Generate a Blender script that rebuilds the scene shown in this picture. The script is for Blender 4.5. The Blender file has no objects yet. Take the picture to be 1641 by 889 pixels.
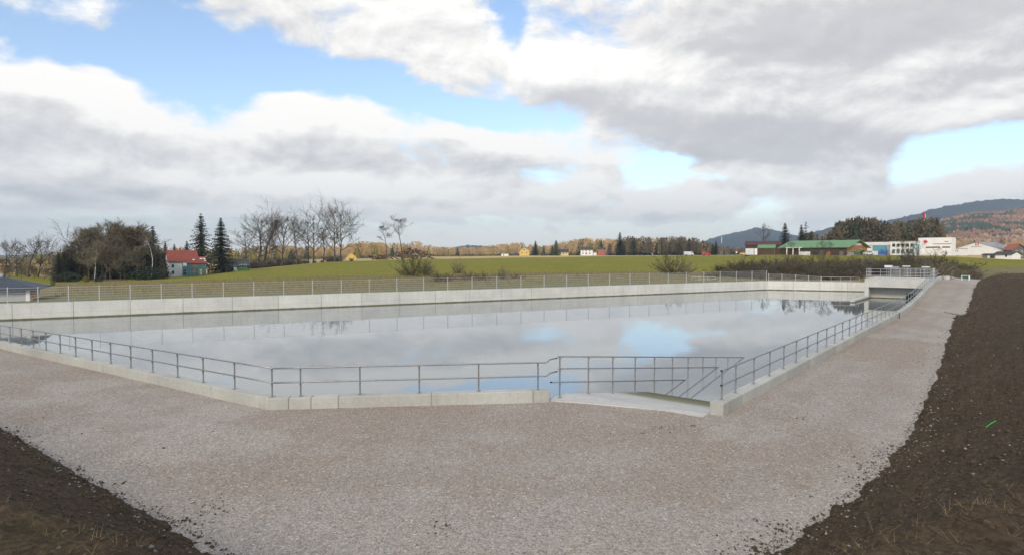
import bpy, math, random
import numpy as np
from mathutils import Vector, Matrix

# ------------------------------------------------------------------ camera
scene = bpy.context.scene
COL = scene.collection
F = 975.0                       # focal length in photograph pixels (1641 wide)
CX, CY, HOR = 820.5, 444.5, 409.0
CZ = 6.45                       # eye height above the water (water is z = 0)
TH = math.atan((CY - HOR) / F)  # slight downward tilt
cam_d = bpy.data.cameras.new("camera")
cam = bpy.data.objects.new("camera", cam_d)
COL.objects.link(cam)
cam_d.sensor_width = 36.0
cam_d.lens = 36.0 * F / 1641.0
cam_d.clip_start = 0.1
cam_d.clip_end = 40000
cam.location = (0, 0, CZ)
cam.rotation_euler = (math.pi / 2 - TH, 0, 0)
scene.camera = cam
scene.render.resolution_x, scene.render.resolution_y = 1024, 554

# ------------------------------------------------------------------ light
SUN_EL, SUN_AZ = math.radians(30), math.radians(196)   # behind the camera, to the west side; clockwise from +Y
sun_d = bpy.data.lights.new("sun", 'SUN')
sun = bpy.data.objects.new("sun", sun_d)
COL.objects.link(sun)
sun_d.energy = 1.5
sun_d.angle = math.radians(12)
sun_d.color = (1.0, 0.89, 0.72)
sd = Vector((math.sin(SUN_AZ) * math.cos(SUN_EL), math.cos(SUN_AZ) * math.cos(SUN_EL), math.sin(SUN_EL)))
sun.rotation_euler = sd.to_track_quat('Z', 'Y').to_euler()

vs = scene.view_settings
vs.view_transform = 'Standard'
vs.look = 'None'
vs.exposure = 0.50
vs.gamma = 1.0
vs.use_curve_mapping = False
scene.cycles.use_denoising = True
scene.cycles.max_bounces = 6
scene.cycles.volume_bounces = 0
scene.cycles.transparent_max_bounces = 8


# ------------------------------------------------------------------ node helper
class NT:
    def __init__(self, tree):
        self.t = tree
        self.n = tree.nodes
        self.l = tree.links

    def new(self, typ, **kw):
        nd = self.n.new(typ)
        for k, v in kw.items():
            setattr(nd, k, v)
        return nd

    def put(self, sock, v):
        if hasattr(v, 'is_output') or isinstance(v, bpy.types.NodeSocket):
            self.l.new(v, sock)
        elif v is not None:
            if isinstance(v, (tuple, list)) and len(v) == 3 and sock.type == 'RGBA':
                v = (*v, 1)
            sock.default_value = v

    def math(self, op, a, b=None, c=None, clamp=False):
        nd = self.new('ShaderNodeMath', operation=op, use_clamp=clamp)
        self.put(nd.inputs[0], a)
        if b is not None:
            self.put(nd.inputs[1], b)
        if c is not None:
            self.put(nd.inputs[2], c)
        return nd.outputs[0]

    def vmath(self, op, a, b=None):
        nd = self.new('ShaderNodeVectorMath', operation=op)
        self.put(nd.inputs[0], a)
        if b is not None:
            self.put(nd.inputs[3 if op == 'SCALE' else 1], b)
        return nd.outputs['Value' if op in ('LENGTH', 'DOT_PRODUCT') else 'Vector']

    def xyz(self, x, y, z=0.0):
        nd = self.new('ShaderNodeCombineXYZ')
        self.put(nd.inputs[0], x); self.put(nd.inputs[1], y); self.put(nd.inputs[2], z)
        return nd.outputs[0]

    def sep(self, v):
        nd = self.new('ShaderNodeSeparateXYZ')
        self.put(nd.inputs[0], v)
        return nd.outputs

    def noise(self, vec, scale, detail=3, rough=0.55, dist=0.0):
        nd = self.new('ShaderNodeTexNoise')
        self.put(nd.inputs['Vector'], vec)
        nd.inputs['Scale'].default_value = scale
        nd.inputs['Detail'].default_value = detail
        nd.inputs['Roughness'].default_value = rough
        nd.inputs['Distortion'].default_value = dist
        return nd.outputs['Fac']

    def voronoi(self, vec, scale, out='Color'):
        nd = self.new('ShaderNodeTexVoronoi')
        self.put(nd.inputs['Vector'], vec)
        nd.inputs['Scale'].default_value = scale
        return nd.outputs[out]

    def mrange(self, v, a, b, c=0.0, d=1.0, smooth=False):
        nd = self.new('ShaderNodeMapRange', clamp=True)
        if smooth:
            nd.interpolation_type = 'SMOOTHSTEP'
        self.put(nd.inputs[0], v)
        nd.inputs[1].default_value = a; nd.inputs[2].default_value = b
        nd.inputs[3].default_value = c; nd.inputs[4].default_value = d
        return nd.outputs[0]

    def mix(self, f, a, b, mode='MIX'):
        nd = self.new('ShaderNodeMix', data_type='RGBA', blend_type=mode)
        self.put(nd.inputs[0], f)
        self.put(nd.inputs[6], a)
        self.put(nd.inputs[7], b)
        return nd.outputs[2]

    def bump(self, h, strength=0.4, dist=0.02):
        nd = self.new('ShaderNodeBump')
        nd.inputs['Strength'].default_value = strength
        nd.inputs['Distance'].default_value = dist
        self.put(nd.inputs['Height'], h)
        return nd.outputs[0]


# ------------------------------------------------------------------ world: Nishita sky with clouds
def pix_azel(px, py):
    a, b = (px - CX) / F, -(py - CY) / F
    d = Vector((a, math.cos(TH) + b * math.sin(TH), -math.sin(TH) + b * math.cos(TH))).normalized()
    return math.atan2(d.x, d.y), math.asin(d.z)


WORLD_STRENGTH = 0.1
world = bpy.data.worlds.new("World")
scene.world = world
world.use_nodes = True
W = NT(world.node_tree)
W.n.clear()

# cloud cover: (photo x, y, radius x, radius y, turn in degrees, amount)
COVER = [
    (60, 35, 150, 62, 0, .55), (560, 30, 260, 72, 4, .40), (720, 100, 130, 60, 15, .42),
    (420, 245, 620, 85, 2, .62), (60, 190, 160, 70, 10, .35), (900, 110, 110, 60, 0, .45), (1010, 140, 180, 60, 0, .40),
    (1350, 60, 470, 110, 4, .70), (1240, 200, 260, 75, 8, .70), (700, 320, 700, 40, 0, .40), (1250, 300, 220, 45, 0, .42),
    (1600, 300, 90, 28, 0, .30), (1500, 140, 260, 70, 8, .45), (120, 300, 500, 50, 0, .4), (1620, 120, 160, 80, 0, .4),
    (220, 95, 190, 62, 12, -.85), (430, 122, 300, 36, 0, -.75), (255, 35, 66, 64, 0, -.7), (40, 95, 90, 20, 0, -.4), (600, 118, 90, 26, -20, -.45),
    (810, 35, 34, 60, 0, -.45), (720, 166, 150, 20, 6, -.6), (850, 180, 120, 28, 0, -.55),
    (1070, 268, 62, 34, -20, -.95), (1130, 292, 50, 16, 10, -.5), (1580, 232, 100, 42, -8, -1.0), (1480, 290, 60, 26, 0, -.3),
    (300, 358, 420, 9, 0, -.40), (815, 175, 60, 22, 0, -.3),
]
# cloud tone: darker (negative) bellies and brighter (positive) crowns
TONE = [
    (430, 245, 480, 36, 2, -.13), (640, 268, 260, 24, 3, -.08), (120, 330, 420, 16, 0, -.05), (900, 320, 260, 18, 0, -.08),
    (1350, 40, 440, 56, 5, -.46), (1300, 120, 240, 40, 8, -.24), (1200, 222, 200, 44, 8, -.36), (1040, 190, 110, 30, 10, -.18),
    (1010, 95, 190, 48, 0, .28), (880, 110, 90, 45, 0, .26), (400, 178, 420, 24, 2, .34), (80, 140, 140, 28, 15, .28),
    (700, 105, 110, 40, 15, .16), (1560, 175, 160, 26, -6, .22), (1240, 275, 170, 22, 0, .22), (830, 225, 170, 22, 12, .20),
    (1010, 250, 60, 20, 20, .25), (560, 345, 700, 10, 0, .16), (60, 65, 120, 30, 0, -.10), (540, 55, 200, 22, 5, -.10),
    (1560, 210, 120, 40, 0, .1), (820, 380, 1300, 62, 0, .46), (700, 300, 700, 24, 0, .12), (300, 300, 500, 14, 0, .14),
]


def cloud_group(name, blobs, noise_amt, base):
    g = bpy.data.node_groups.new(name, 'ShaderNodeTree')
    g.interface.new_socket('Vector', in_out='INPUT', socket_type='NodeSocketVector')
    g.interface.new_socket('Value', in_out='OUTPUT', socket_type='NodeSocketFloat')
    N = NT(g)
    gi, go = N.new('NodeGroupInput'), N.new('NodeGroupOutput')
    v = gi.outputs[0]
    s = N.sep(v)
    az, el = s[0], s[1]
    # direction on a flat cloud layer
    ce, se = N.math('COSINE', el), N.math('SINE', el)
    den = N.math('ADD', N.math('MAXIMUM', se, 0.0), 0.30)
    q = N.xyz(N.math('DIVIDE', N.math('MULTIPLY', N.math('SINE', az), ce), den),
              N.math('DIVIDE', N.math('MULTIPLY', N.math('COSINE', az), ce), den), 3.7)
    # wavy warp of the blob coordinates, so that their borders are cloudlike
    w1 = N.math('SUBTRACT', N.noise(q, 1.9, 3, .5), .5)
    w2 = N.math('SUBTRACT', N.noise(N.vmath('ADD', q, (7.3, 2.1, 5.5)), 2.6, 3, .5), .5)
    vb = N.xyz(N.math('MULTIPLY_ADD', w1, .22, az), N.math('MULTIPLY_ADD', w2, .085, el), 0.0)
    tot = None
    for (px, py, rx, ry, rot, amp) in blobs:
        a, e = pix_azel(px, py)
        mp = N.new('ShaderNodeMapping', vector_type='TEXTURE')
        N.put(mp.inputs['Vector'], vb if tot is None else N.vmath('ADD', vb, N.xyz(0.0, 0.0, N.math('MULTIPLY', tot, 1e-6))))
        mp.inputs['Location'].default_value = (a, e, 0)
        mp.inputs['Rotation'].default_value = (0, 0, math.radians(-rot))
        mp.inputs['Scale'].default_value = (rx / F * .9, ry / F, 1)
        r = N.vmath('LENGTH', mp.outputs[0])
        f = N.mrange(r, 0.35, 1.35, amp, 0.0, True)
        tot = f if tot is None else N.math('ADD', tot, f)
    n1 = N.noise(q, 2.6, 4, .5, .1)
    nn = N.math('MULTIPLY', N.math('SUBTRACT', n1, .5), noise_amt)
    out = N.math('ADD', N.math('ADD', nn, base), tot)
    N.put(go.inputs[0], out)
    return g


gC = cloud_group("cloud_cover", COVER, 1.05, 0.08)
gT = cloud_group("cloud_tone", TONE, 0.45, 0.0)

tc = W.new('ShaderNodeTexCoord')
d3 = W.vmath('NORMALIZE', tc.outputs['Generated'])
sx, sy, sz = W.sep(d3)[:3]
azn = W.math('ARCTAN2', sx, sy)
eln = W.math('ARCSINE', sz)
p0 = W.xyz(azn, eln)


def grp(g, vec):
    nd = W.new('ShaderNodeGroup')
    nd.node_tree = g
    W.put(nd.inputs[0], vec)
    return nd.outputs[0]


DL = grp(gC, p0)
D1 = grp(gC, W.xyz(W.math('ADD', azn, -.010), W.math('ADD', eln, .028)))
T0 = grp(gT, p0)
# fine billows on the cloud borders
ve = W.xyz(W.math('MULTIPLY', azn, 1.0), W.math('MULTIPLY', eln, 1.7), 2.2)
fine = W.math('SUBTRACT', W.noise(ve, 8.0, 9, .62, .25), .5)
fine1 = W.math('SUBTRACT', W.noise(W.vmath('ADD', ve, (-.008, .024, 0)), 8.0, 6, .62, .25), .5)
D0 = W.math('MULTIPLY_ADD', fine, 2.3, DL)
sky = W.new('ShaderNodeTexSky', sky_type='NISHITA')
sky.sun_disc = False
sky.sun_elevation = SUN_EL
sky.sun_rotation = SUN_AZ
sky.air_density = 1.0
sky.dust_density = 0.6
sky.ozone_density = 1.6
skyc = W.mix(1.0, sky.outputs[0], (1.66, 1.60, 1.58), 'MULTIPLY')
alpha = W.mrange(D0, -0.20, 0.42, 0, 1, True)
# near the horizon everything dissolves into pale haze
hz = W.mrange(eln, 0.0, 0.13, 1, 0, True)
alpha = W.math('MAXIMUM', alpha, W.math('MULTIPLY', hz, .85))
lit = W.math('MULTIPLY_ADD', W.math('SUBTRACT', DL, D1), .62, .70)
lit = W.math('MULTIPLY_ADD', W.math('SUBTRACT', fine, fine1), 1.9, lit)
thick = W.mrange(D0, .0, 1.1, .16, -.08)
lit = W.math('ADD', W.math('ADD', lit, thick), T0)
lit = W.math('MAXIMUM', W.math('MINIMUM', lit, 1.0), 0.0)
K = .84 / WORLD_STRENGTH
ramp = W.new('ShaderNodeValToRGB')
W.put(ramp.inputs[0], lit)
cr = ramp.color_ramp
cr.elements[0].position = 0.0
cr.elements[0].color = (.545, .54, .555, 1)
cr.elements[1].position = 1.0
cr.elements[1].color = (1.0, .975, .935, 1)
for pos, c in ((.35, (.615, .607, .615, 1)), (.6, (.75, .738, .73, 1)), (.8, (.88, .862, .835, 1))):
    e = cr.elements.new(pos)
    e.color = c
cl = W.mix(1.0, ramp.outputs[0], (K, K, K), 'MULTIPLY')
final = W.mix(alpha, skyc, cl)
bg = W.new('ShaderNodeBackground')
W.put(bg.inputs['Color'], final)
bg.inputs['Strength'].default_value = WORLD_STRENGTH
wo = W.new('ShaderNodeOutputWorld')
W.l.new(bg.outputs[0], wo.inputs[0])
world.cycles.sampling_method = 'MANUAL'
world.cycles.sample_map_resolution = 512

# ------------------------------------------------------------------ geometry helpers
def ray(px, py):
    a, b = (px - CX) / F, -(py - CY) / F
    return Vector((a, math.cos(TH) + b * math.sin(TH), -math.sin(TH) + b * math.cos(TH)))


def at_z(px, py, z):
    r = ray(px, py)
    t = (z - CZ) / r.z
    return Vector((r.x * t, r.y * t, z))


def at_d(px, py, d):
    r = ray(px, py)
    t = d / r.y
    return Vector((r.x * t, d, CZ + r.z * t))


def proj(p):
    q = Vector(p) - Vector((0, 0, CZ))
    fw = q.y * math.cos(TH) - q.z * math.sin(TH)
    up = q.y * math.sin(TH) + q.z * math.cos(TH)
    return CX + F * q.x / fw, CY - F * up / fw


def along_px(p, u, px, z):
    """distance along the ground line p + t*u at which it shows in photo column px"""
    lo, hi = -5.0, 160.0
    s0 = 1 if proj((p[0] + u[0] * hi, p[1] + u[1] * hi, z))[0] > proj((p[0], p[1], z))[0] else -1
    for _ in range(50):
        m = (lo + hi) / 2
        x = proj((p[0] + u[0] * m, p[1] + u[1] * m, z))[0]
        if (x - px) * s0 < 0:
            lo = m
        else:
            hi = m
    return (lo + hi) / 2


rng = random.Random(4)
_perm = np.random.RandomState(3).rand(256, 256)


def vnoise(x, y):
    x = np.asarray(x, float); y = np.asarray(y, float)
    xi, yi = np.floor(x).astype(int), np.floor(y).astype(int)
    fx, fy = x - xi, y - yi
    fx = fx * fx * (3 - 2 * fx); fy = fy * fy * (3 - 2 * fy)
    a = _perm[xi & 255, yi & 255]; b = _perm[(xi + 1) & 255, yi & 255]
    c = _perm[xi & 255, (yi + 1) & 255]; d = _perm[(xi + 1) & 255, (yi + 1) & 255]
    return (a * (1 - fx) + b * fx) * (1 - fy) + (c * (1 - fx) + d * fx) * fy - 0.5


def fbm(x, y, oct=4, gain=0.5):
    s, a, t = 1.0, 1.0, 0.0
    for i in range(oct):
        t = t + a * vnoise(x * s + 17.3 * i, y * s - 9.1 * i)
        s *= 2.03; a *= gain
    return t


class MB:
    """collects shapes and links them as one mesh object"""
    def __init__(self):
        self.v, self.f, self.m = [], [], []

    def add(self, vs_, fs_, m=0):
        o = len(self.v)
        self.v += [tuple(p) for p in vs_]
        self.f += [tuple(i + o for i in f) for f in fs_]
        self.m += [m] * len(fs_)
        return self

    def box(self, c, s, m=0, ax=None, ay=None, az=None):
        ax = Vector(ax) if ax else Vector((1, 0, 0))
        ay = Vector(ay) if ay else Vector((0, 1, 0))
        az = Vector(az) if az else Vector((0, 0, 1))
        c = Vector(c)
        pts = [c + ax * (i * s[0] / 2) + ay * (j * s[1] / 2) + az * (k * s[2] / 2)
               for k in (-1, 1) for j in (-1, 1) for i in (-1, 1)]
        return self.add(pts, [(0, 2, 3, 1), (4, 5, 7, 6), (0, 1, 5, 4), (2, 6, 7, 3), (0, 4, 6, 2), (1, 3, 7, 5)], m)

    def prism(self, poly, z0, z1, m=0):
        n = len(poly)
        pts = [(p[0], p[1], z0 if np.isscalar(z0) else z0[i]) for i, p in enumerate(poly)] + \
              [(p[0], p[1], z1 if np.isscalar(z1) else z1[i]) for i, p in enumerate(poly)]
        fs = [tuple(range(n))[::-1], tuple(range(n, 2 * n))] + [(i, (i + 1) % n, n + (i + 1) % n, n + i) for i in range(n)]
        return self.add(pts, fs, m)

    def tube(self, pts, r, n=8, m=0, cap=True):
        pts = [Vector(p) for p in pts]
        rs = [r] * len(pts) if np.isscalar(r) else r
        vs_, fs_ = [], []
        for i, p in enumerate(pts):
            t = (pts[min(i + 1, len(pts) - 1)] - pts[max(i - 1, 0)]).normalized()
            a = Vector((0, 0, 1)) if abs(t.z) < .9 else Vector((1, 0, 0))
            s = t.cross(a).normalized(); w = s.cross(t)
            for k in range(n):
                an = 2 * math.pi * k / n
                vs_.append(p + (s * math.cos(an) + w * math.sin(an)) * rs[i])
        for i in range(len(pts) - 1):
            for k in range(n):
                k2 = (k + 1) % n
                fs_.append((i * n + k, i * n + k2, (i + 1) * n + k2, (i + 1) * n + k))
        if cap:
            fs_.append(tuple(range(n))[::-1])
            fs_.append(tuple(range((len(pts) - 1) * n, len(pts) * n)))
        return self.add(vs_, fs_, m)

    def mesh(self, name, off=(0, 0, 0), mats=(), smooth=False):
        me = bpy.data.meshes.new(name)
        o = Vector(off)
        me.from_pydata([(p[0] - o.x, p[1] - o.y, p[2] - o.z) for p in self.v], [], self.f)
        for m in mats:
            me.materials.append(m)
        if len(mats) > 1:
            me.polygons.foreach_set('material_index', self.m)
        if smooth:
            me.polygons.foreach_set('use_smooth', [True] * len(me.polygons))
        me.update()
        return me

    def build(self, name, mats, parent=None, smooth=False, off=None, **props):
        if not isinstance(mats, (list, tuple)):
            mats = (mats,)
        if off is None:
            off = Vector((0, 0, 0))
            q = parent
            while q is not None:
                off = off + q.location
                q = q.parent
        ob = bpy.data.objects.new(name, self.mesh(name, off, mats, smooth))
        COL.objects.link(ob)
        if parent is not None:
            ob.parent = parent
        for k, v in props.items():
            ob[k] = v
        return ob


def thing(name, label, cat, loc=(0, 0, 0), group=None):
    o = bpy.data.objects.new(name, None)
    o.empty_display_size = .3
    COL.objects.link(o)
    o.location = loc
    o['label'] = label
    o['category'] = cat
    if group:
        o['group'] = group
    return o


def np_mesh(name, V, Fq, mats, smooth=True, **props):
    """object from numpy vertices (n,3) and faces (m,3|4)"""
    me = bpy.data.meshes.new(name)
    k = Fq.shape[1]
    me.vertices.add(len(V)); me.loops.add(Fq.size); me.polygons.add(len(Fq))
    me.vertices.foreach_set('co', np.asarray(V, np.float32).ravel())
    me.loops.foreach_set('vertex_index', np.asarray(Fq, np.int32).ravel())
    me.polygons.foreach_set('loop_start', np.arange(0, Fq.size, k, dtype=np.int32))
    me.polygons.foreach_set('loop_total', np.full(len(Fq), k, np.int32))
    me.update(calc_edges=True)
    if smooth:
        me.polygons.foreach_set('use_smooth', np.ones(len(Fq), bool))
    for m in (mats if isinstance(mats, (list, tuple)) else (mats,)):
        me.materials.append(m)
    me.validate()
    ob = bpy.data.objects.new(name, me)
    COL.objects.link(ob)
    for kk, v in props.items():
        ob[kk] = v
    return ob


def grid_faces(nr, nc):
    i = np.arange(nr - 1)[:, None] * nc + np.arange(nc - 1)[None, :]
    return np.stack([i, i + 1, i + nc + 1, i + nc], -1).reshape(-1, 4)


# ------------------------------------------------------------------ materials
def material(name):
    m = bpy.data.materials.new(name)
    m.use_nodes = True
    N = NT(m.node_tree)
    b = m.node_tree.nodes['Principled BSDF']
    return m, N, b


def pos(N):
    return N.new('ShaderNodeNewGeometry').outputs['Position']


def simple(name, c, rough=.7, var=.12, scale=1.5, metal=0.0, spec=None, space='pos', rand=0.0, bump=0.0, c2=None):
    m, N, b = material(name)
    if space == 'pos':
        p = pos(N)
    else:
        p = N.new('ShaderNodeTexCoord').outputs['Object']
    n = N.noise(p, scale, 5, .6)
    lo = tuple(x * (1 - var) for x in c)
    hi = c2 or tuple(min(1, x * (1 + var)) for x in c)
    colr = N.mix(N.mrange(n, .3, .7), lo, hi)
    if rand:
        oi = N.new('ShaderNodeObjectInfo').outputs['Random']
        f = N.mrange(oi, 0, 1, 1 - rand, 1 + rand)
        colr = N.mix(1.0, colr, N.xyz(f, f, f), 'MULTIPLY')
    N.put(b.inputs['Base Color'], colr)
    b.inputs['Roughness'].default_value = rough
    b.inputs['Metallic'].default_value = metal
    if spec is not None:
        b.inputs['Specular IOR Level'].default_value = spec
    if bump:
        N.put(b.inputs['Normal'], N.bump(N.noise(p, scale * 6, 4), bump, .03))
    return m


def mat_gravel():
    m, N, b = material('gravel')
    p = pos(N)
    big = N.noise(p, .11, 4, .55)
    mid = N.noise(N.vmath('MULTIPLY', p, (1, 1, 1)), .55, 5, .6)
    f = N.math('ADD', N.math('MULTIPLY', big, .6), N.math('MULTIPLY', mid, .4))
    base = N.mix(N.mrange(f, .40, .62, 0, 1, True), (.35, .295, .245), (.405, .37, .338))
    ac = N.new('ShaderNodeAttribute', attribute_name='across').outputs['Fac']
    wob = N.math('MULTIPLY_ADD', N.math('SUBTRACT', N.noise(p, .28, 4, .6), .5), .34, ac)
    lanes = N.math('ADD', N.mrange(N.math('ABSOLUTE', N.math('SUBTRACT', wob, .25)), .02, .11, 1, 0, True),
                   N.mrange(N.math('ABSOLUTE', N.math('SUBTRACT', wob, .55)), .02, .11, 1, 0, True))
    base = N.mix(N.math('MULTIPLY', lanes, .45), base, (.335, .285, .238))
    base = N.mix(N.mrange(wob, .66, .80, 0, .6, True), base, (.425, .395, .355))
    fresh = N.mrange(N.noise(N.vmath('ADD', p, (31, 8, 0)), .16, 4, .6), .54, .60, 0, .6, True)
    base = N.mix(fresh, base, (.445, .415, .372))
    v1 = N.sep(N.voronoi(p, 42.0))[0]
    v2 = N.sep(N.voronoi(N.vmath('ADD', p, (3.3, 1.7, 0)), 15.0))[1]
    st = N.math('ADD', N.math('MULTIPLY', v1, .65), N.math('MULTIPLY', v2, .35))
    k = N.mrange(st, .1, .9, .64, 1.33)
    base = N.mix(1.0, base, N.xyz(k, k, k), 'MULTIPLY')
    tint = N.sep(N.voronoi(N.vmath('ADD', p, (9, 1, 0)), 27.0))
    base = N.mix(N.mrange(tint[0], .8, .95, 0, .55), base, (.42, .335, .275))
    base = N.mix(N.mrange(tint[1], .93, .99, 0, .85), base, (.66, .64, .62))
    base = N.mix(N.mrange(tint[2], .93, .99, 0, .7), base, (.13, .12, .12))
    base = N.mix(1.0, base, (1.05, 1.02, .975), 'MULTIPLY')
    N.put(b.inputs['Base Color'], base)
    b.inputs['Roughness'].default_value = .9
    b.inputs['Specular IOR Level'].default_value = .25
    h = N.voronoi(p, 42.0, 'Distance')
    h2 = N.voronoi(N.vmath('ADD', p, (3.3, 1.7, 0)), 15.0, 'Distance')
    hh = N.math('ADD', N.math('MULTIPLY', h, -.6), N.math('MULTIPLY', h2, -.8))
    hh = N.math('ADD', hh, N.math('MULTIPLY', N.noise(p, 2.2, 4, .6), 1.4))
    N.put(b.inputs['Normal'], N.bump(hh, .8, .035))
    return m


def mat_soil():
    m, N, b = material('soil')
    p = pos(N)
    n1 = N.noise(p, .5, 5, .6)
    n2 = N.noise(p, 5.5, 6, .65)
    c = N.mix(N.mrange(n1, .35, .65, 0, 1), (.066, .043, .024), (.100, .068, .040))
    c = N.mix(N.mrange(n2, .35, .7, 0, .85), c, (.115, .083, .052))
    c = N.mix(N.mrange(N.noise(N.vmath('ADD', p, (5, 3, 1)), .33, 4, .6), .55, .68, 0, .45), c, (.075, .068, .032))
    s_ = N.sep(p)
    al = N.math('ADD', N.math('MULTIPLY', s_[0], .62), N.math('MULTIPLY', s_[1], .785))
    ac = N.math('SUBTRACT', N.math('MULTIPLY', s_[0], .785), N.math('MULTIPLY', s_[1], .62))
    stv = N.xyz(N.math('MULTIPLY', al, .22), N.math('MULTIPLY', ac, 2.6), N.math('MULTIPLY', s_[2], 2.6))
    k = N.mrange(N.noise(stv, 1.6, 5, .65), .3, .7, .74, 1.34)
    c = N.mix(1.0, c, N.xyz(k, k, k), 'MULTIPLY')
    c = N.mix(N.mrange(s_[2], 1.6, 3.2, 0, .35), c, (.105, .073, .044))
    sp = N.sep(N.voronoi(p, 17.0))
    c = N.mix(N.mrange(sp[0], .985, .995, 0, .6), c, (.26, .22, .18))
    k = N.mrange(sp[1], 0, 1, .7, 1.3)
    c = N.mix(1.0, c, N.xyz(k, k, k), 'MULTIPLY')
    N.put(b.inputs['Base Color'], c)
    b.inputs['Roughness'].default_value = .95
    b.inputs['Specular IOR Level'].default_value = .15
    hh = N.math('ADD', N.noise(p, 9, 6, .7), N.math('MULTIPLY', N.noise(p, 31, 4, .7), .5))
    N.put(b.inputs['Normal'], N.bump(hh, 1.0, .09))
    return m


def mat_concrete(name, c=(.47, .47, .44), algae=None, rand=.07, stain=.35, lines=None):
    m, N, b = material(name)
    p = pos(N)
    s = N.sep(p)
    n1 = N.noise(p, .45, 5, .6)
    n2 = N.noise(p, 7.0, 6, .65)
    colr = N.mix(N.mrange(n1, .3, .7), tuple(x * .86 for x in c), tuple(x * 1.08 for x in c))
    k = N.mrange(n2, .25, .75, .88, 1.1)
    colr = N.mix(1.0, colr, N.xyz(k, k, k), 'MULTIPLY')
    oi = N.new('ShaderNodeObjectInfo').outputs['Random']
    k = N.mrange(oi, 0, 1, 1 - rand, 1 + rand)
    colr = N.mix(1.0, colr, N.xyz(k, k, k), 'MULTIPLY')
    # rain streaks and rusty-yellow runs
    st = N.noise(N.vmath('MULTIPLY', p, (3.2, 3.2, .25)), 1.0, 4, .6)
    colr = N.mix(N.mrange(st, .56, .75, 0, stain), colr, tuple(x * y for x, y in zip(c, (.62, .60, .52))))
    sp = N.noise(N.vmath('ADD', p, (3, 5, 9)), 2.4, 3, .5)
    colr = N.mix(N.mrange(sp, .70, .78, 0, stain * .9), colr, (.33, .27, .16))
    if lines:
        # faint formwork seams: height lines and lines every few metres along the wall
        ux, uy, step, z1 = lines
        al = N.math('ADD', N.math('MULTIPLY', s[0], ux), N.math('MULTIPLY', s[1], uy))
        fr = N.math('FRACT', N.math('DIVIDE', al, step))
        l1 = N.math('LESS_THAN', fr, .02)
        l2 = N.math('LESS_THAN', N.math('ABSOLUTE', N.math('SUBTRACT', s[2], z1)), .022)
        ln = N.math('MAXIMUM', l1, l2)
        colr = N.mix(N.math('MULTIPLY', ln, .32), colr, tuple(x * .5 for x in c))
    if algae is not None:
        wob = N.math('MULTIPLY', N.math('SUBTRACT', N.noise(p, 1.1, 4, .6), .5), .12)
        zz = N.math('ADD', s[2], wob)
        colr = N.mix(N.mrange(zz, algae * .55, algae, 1, 0, True), colr, (.20, .19, .105))
        colr = N.mix(N.mrange(zz, 0.0, algae * .55, .8, 0, True), colr, (.085, .085, .035))
    N.put(b.inputs['Base Color'], colr)
    b.inputs['Roughness'].default_value = .85
    b.inputs['Specular IOR Level'].default_value = .3
    N.put(b.inputs['Normal'], N.bump(N.math('ADD', n2, N.math('MULTIPLY', N.noise(p, 40, 3), .4)), .25, .01))
    return m


def mat_water():
    m, N, b = material('water')
    p = pos(N)
    n = N.noise(p, .06, 3, .5)
    N.put(b.inputs['Base Color'], N.mix(n, (.185, .21, .212), (.225, .245, .243)))
    b.inputs['Roughness'].default_value = .004
    b.inputs['IOR'].default_value = 1.5
    ps = N.vmath('MULTIPLY', p, (1.0, 2.0, 1.0))
    h = N.noise(ps, .55, 3, .5)
    calm = N.mrange(N.noise(N.vmath('ADD', p, (4, 40, 0)), .035, 3, .55), .40, .62, .12, 1.0, True)
    h = N.math('MULTIPLY', h, calm)
    h = N.math('ADD', h, N.math('MULTIPLY', N.math('MULTIPLY', N.noise(ps, 3.0, 3, .5), calm), .10))
    N.put(b.inputs['Normal'], N.bump(h, .022, .10))
    return m


def mat_field(name, c1, c2, c3=None, scale=.25, stretch=(1, 1, 1), fine=2.2):
    m, N, b = material(name)
    p = N.vmath('MULTIPLY', pos(N), stretch)
    n = N.noise(p, scale, 6, .62)
    c = N.mix(N.mrange(n, .3, .7), c1, c2)
    if c3:
        c = N.mix(N.mrange(N.noise(N.vmath('ADD', p, (9, 4, 2)), scale * 2.7, 5, .65), .52, .68, 0, .8), c, c3)
    k = N.mrange(N.noise(p, fine, 5, .7), .25, .75, .6, 1.4)
    c = N.mix(1.0, c, N.xyz(k, k, k), 'MULTIPLY')
    N.put(b.inputs['Base Color'], c)
    b.inputs['Roughness'].default_value = .95
    b.inputs['Specular IOR Level'].default_value = .1
    N.put(b.inputs['Normal'], N.bump(N.noise(p, fine, 5, .7), .6, .2))
    return m


M = {}
M['gravel'] = mat_gravel()
M['soil'] = mat_soil()
M['kerb'] = mat_concrete('kerb_concrete', (.48, .475, .43), algae=.10, rand=.07, stain=.55)
M['ramp'] = mat_concrete('ramp_concrete', (.56, .545, .50), algae=.62, rand=.0, stain=.45)
M['deck'] = mat_concrete('deck_concrete', (.56, .55, .51), algae=.16, rand=.05, stain=.35)
M['water'] = mat_water()
M['steel'] = simple('galvanised_steel', (.32, .325, .33), .45, .14, 6.0, .6)
M['steel_light'] = simple('bright_galvanised_steel', (.52, .53, .53), .5, .1, 6.0, .25)
M['black'] = simple('black_plastic', (.02, .02, .02), .5)
M['meadow'] = mat_field('mown_grass', (.17, .17, .072), (.225, .21, .10), (.19, .175, .10), .35)
M['drybank'] = mat_field('dry_grass', (.190, .158, .076), (.245, .205, .100), (.145, .148, .056), .28, (1, 1, 1), 1.6)
M['field'] = mat_field('green_field', (.200, .188, .022), (.240, .218, .032), (.165, .168, .024), .09, (1, .35, 1), 1.2)
M['stubble'] = mat_field('stubble', (.50, .36, .155), (.58, .43, .20), (.42, .33, .13), .05)  # yellow albedo also carries the warm sunlight on this far field
M['farland'] = mat_field('far_land', (.16, .14, .06), (.22, .18, .08), (.10, .10, .04), .02, (1, 1, 1), .3)
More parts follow.
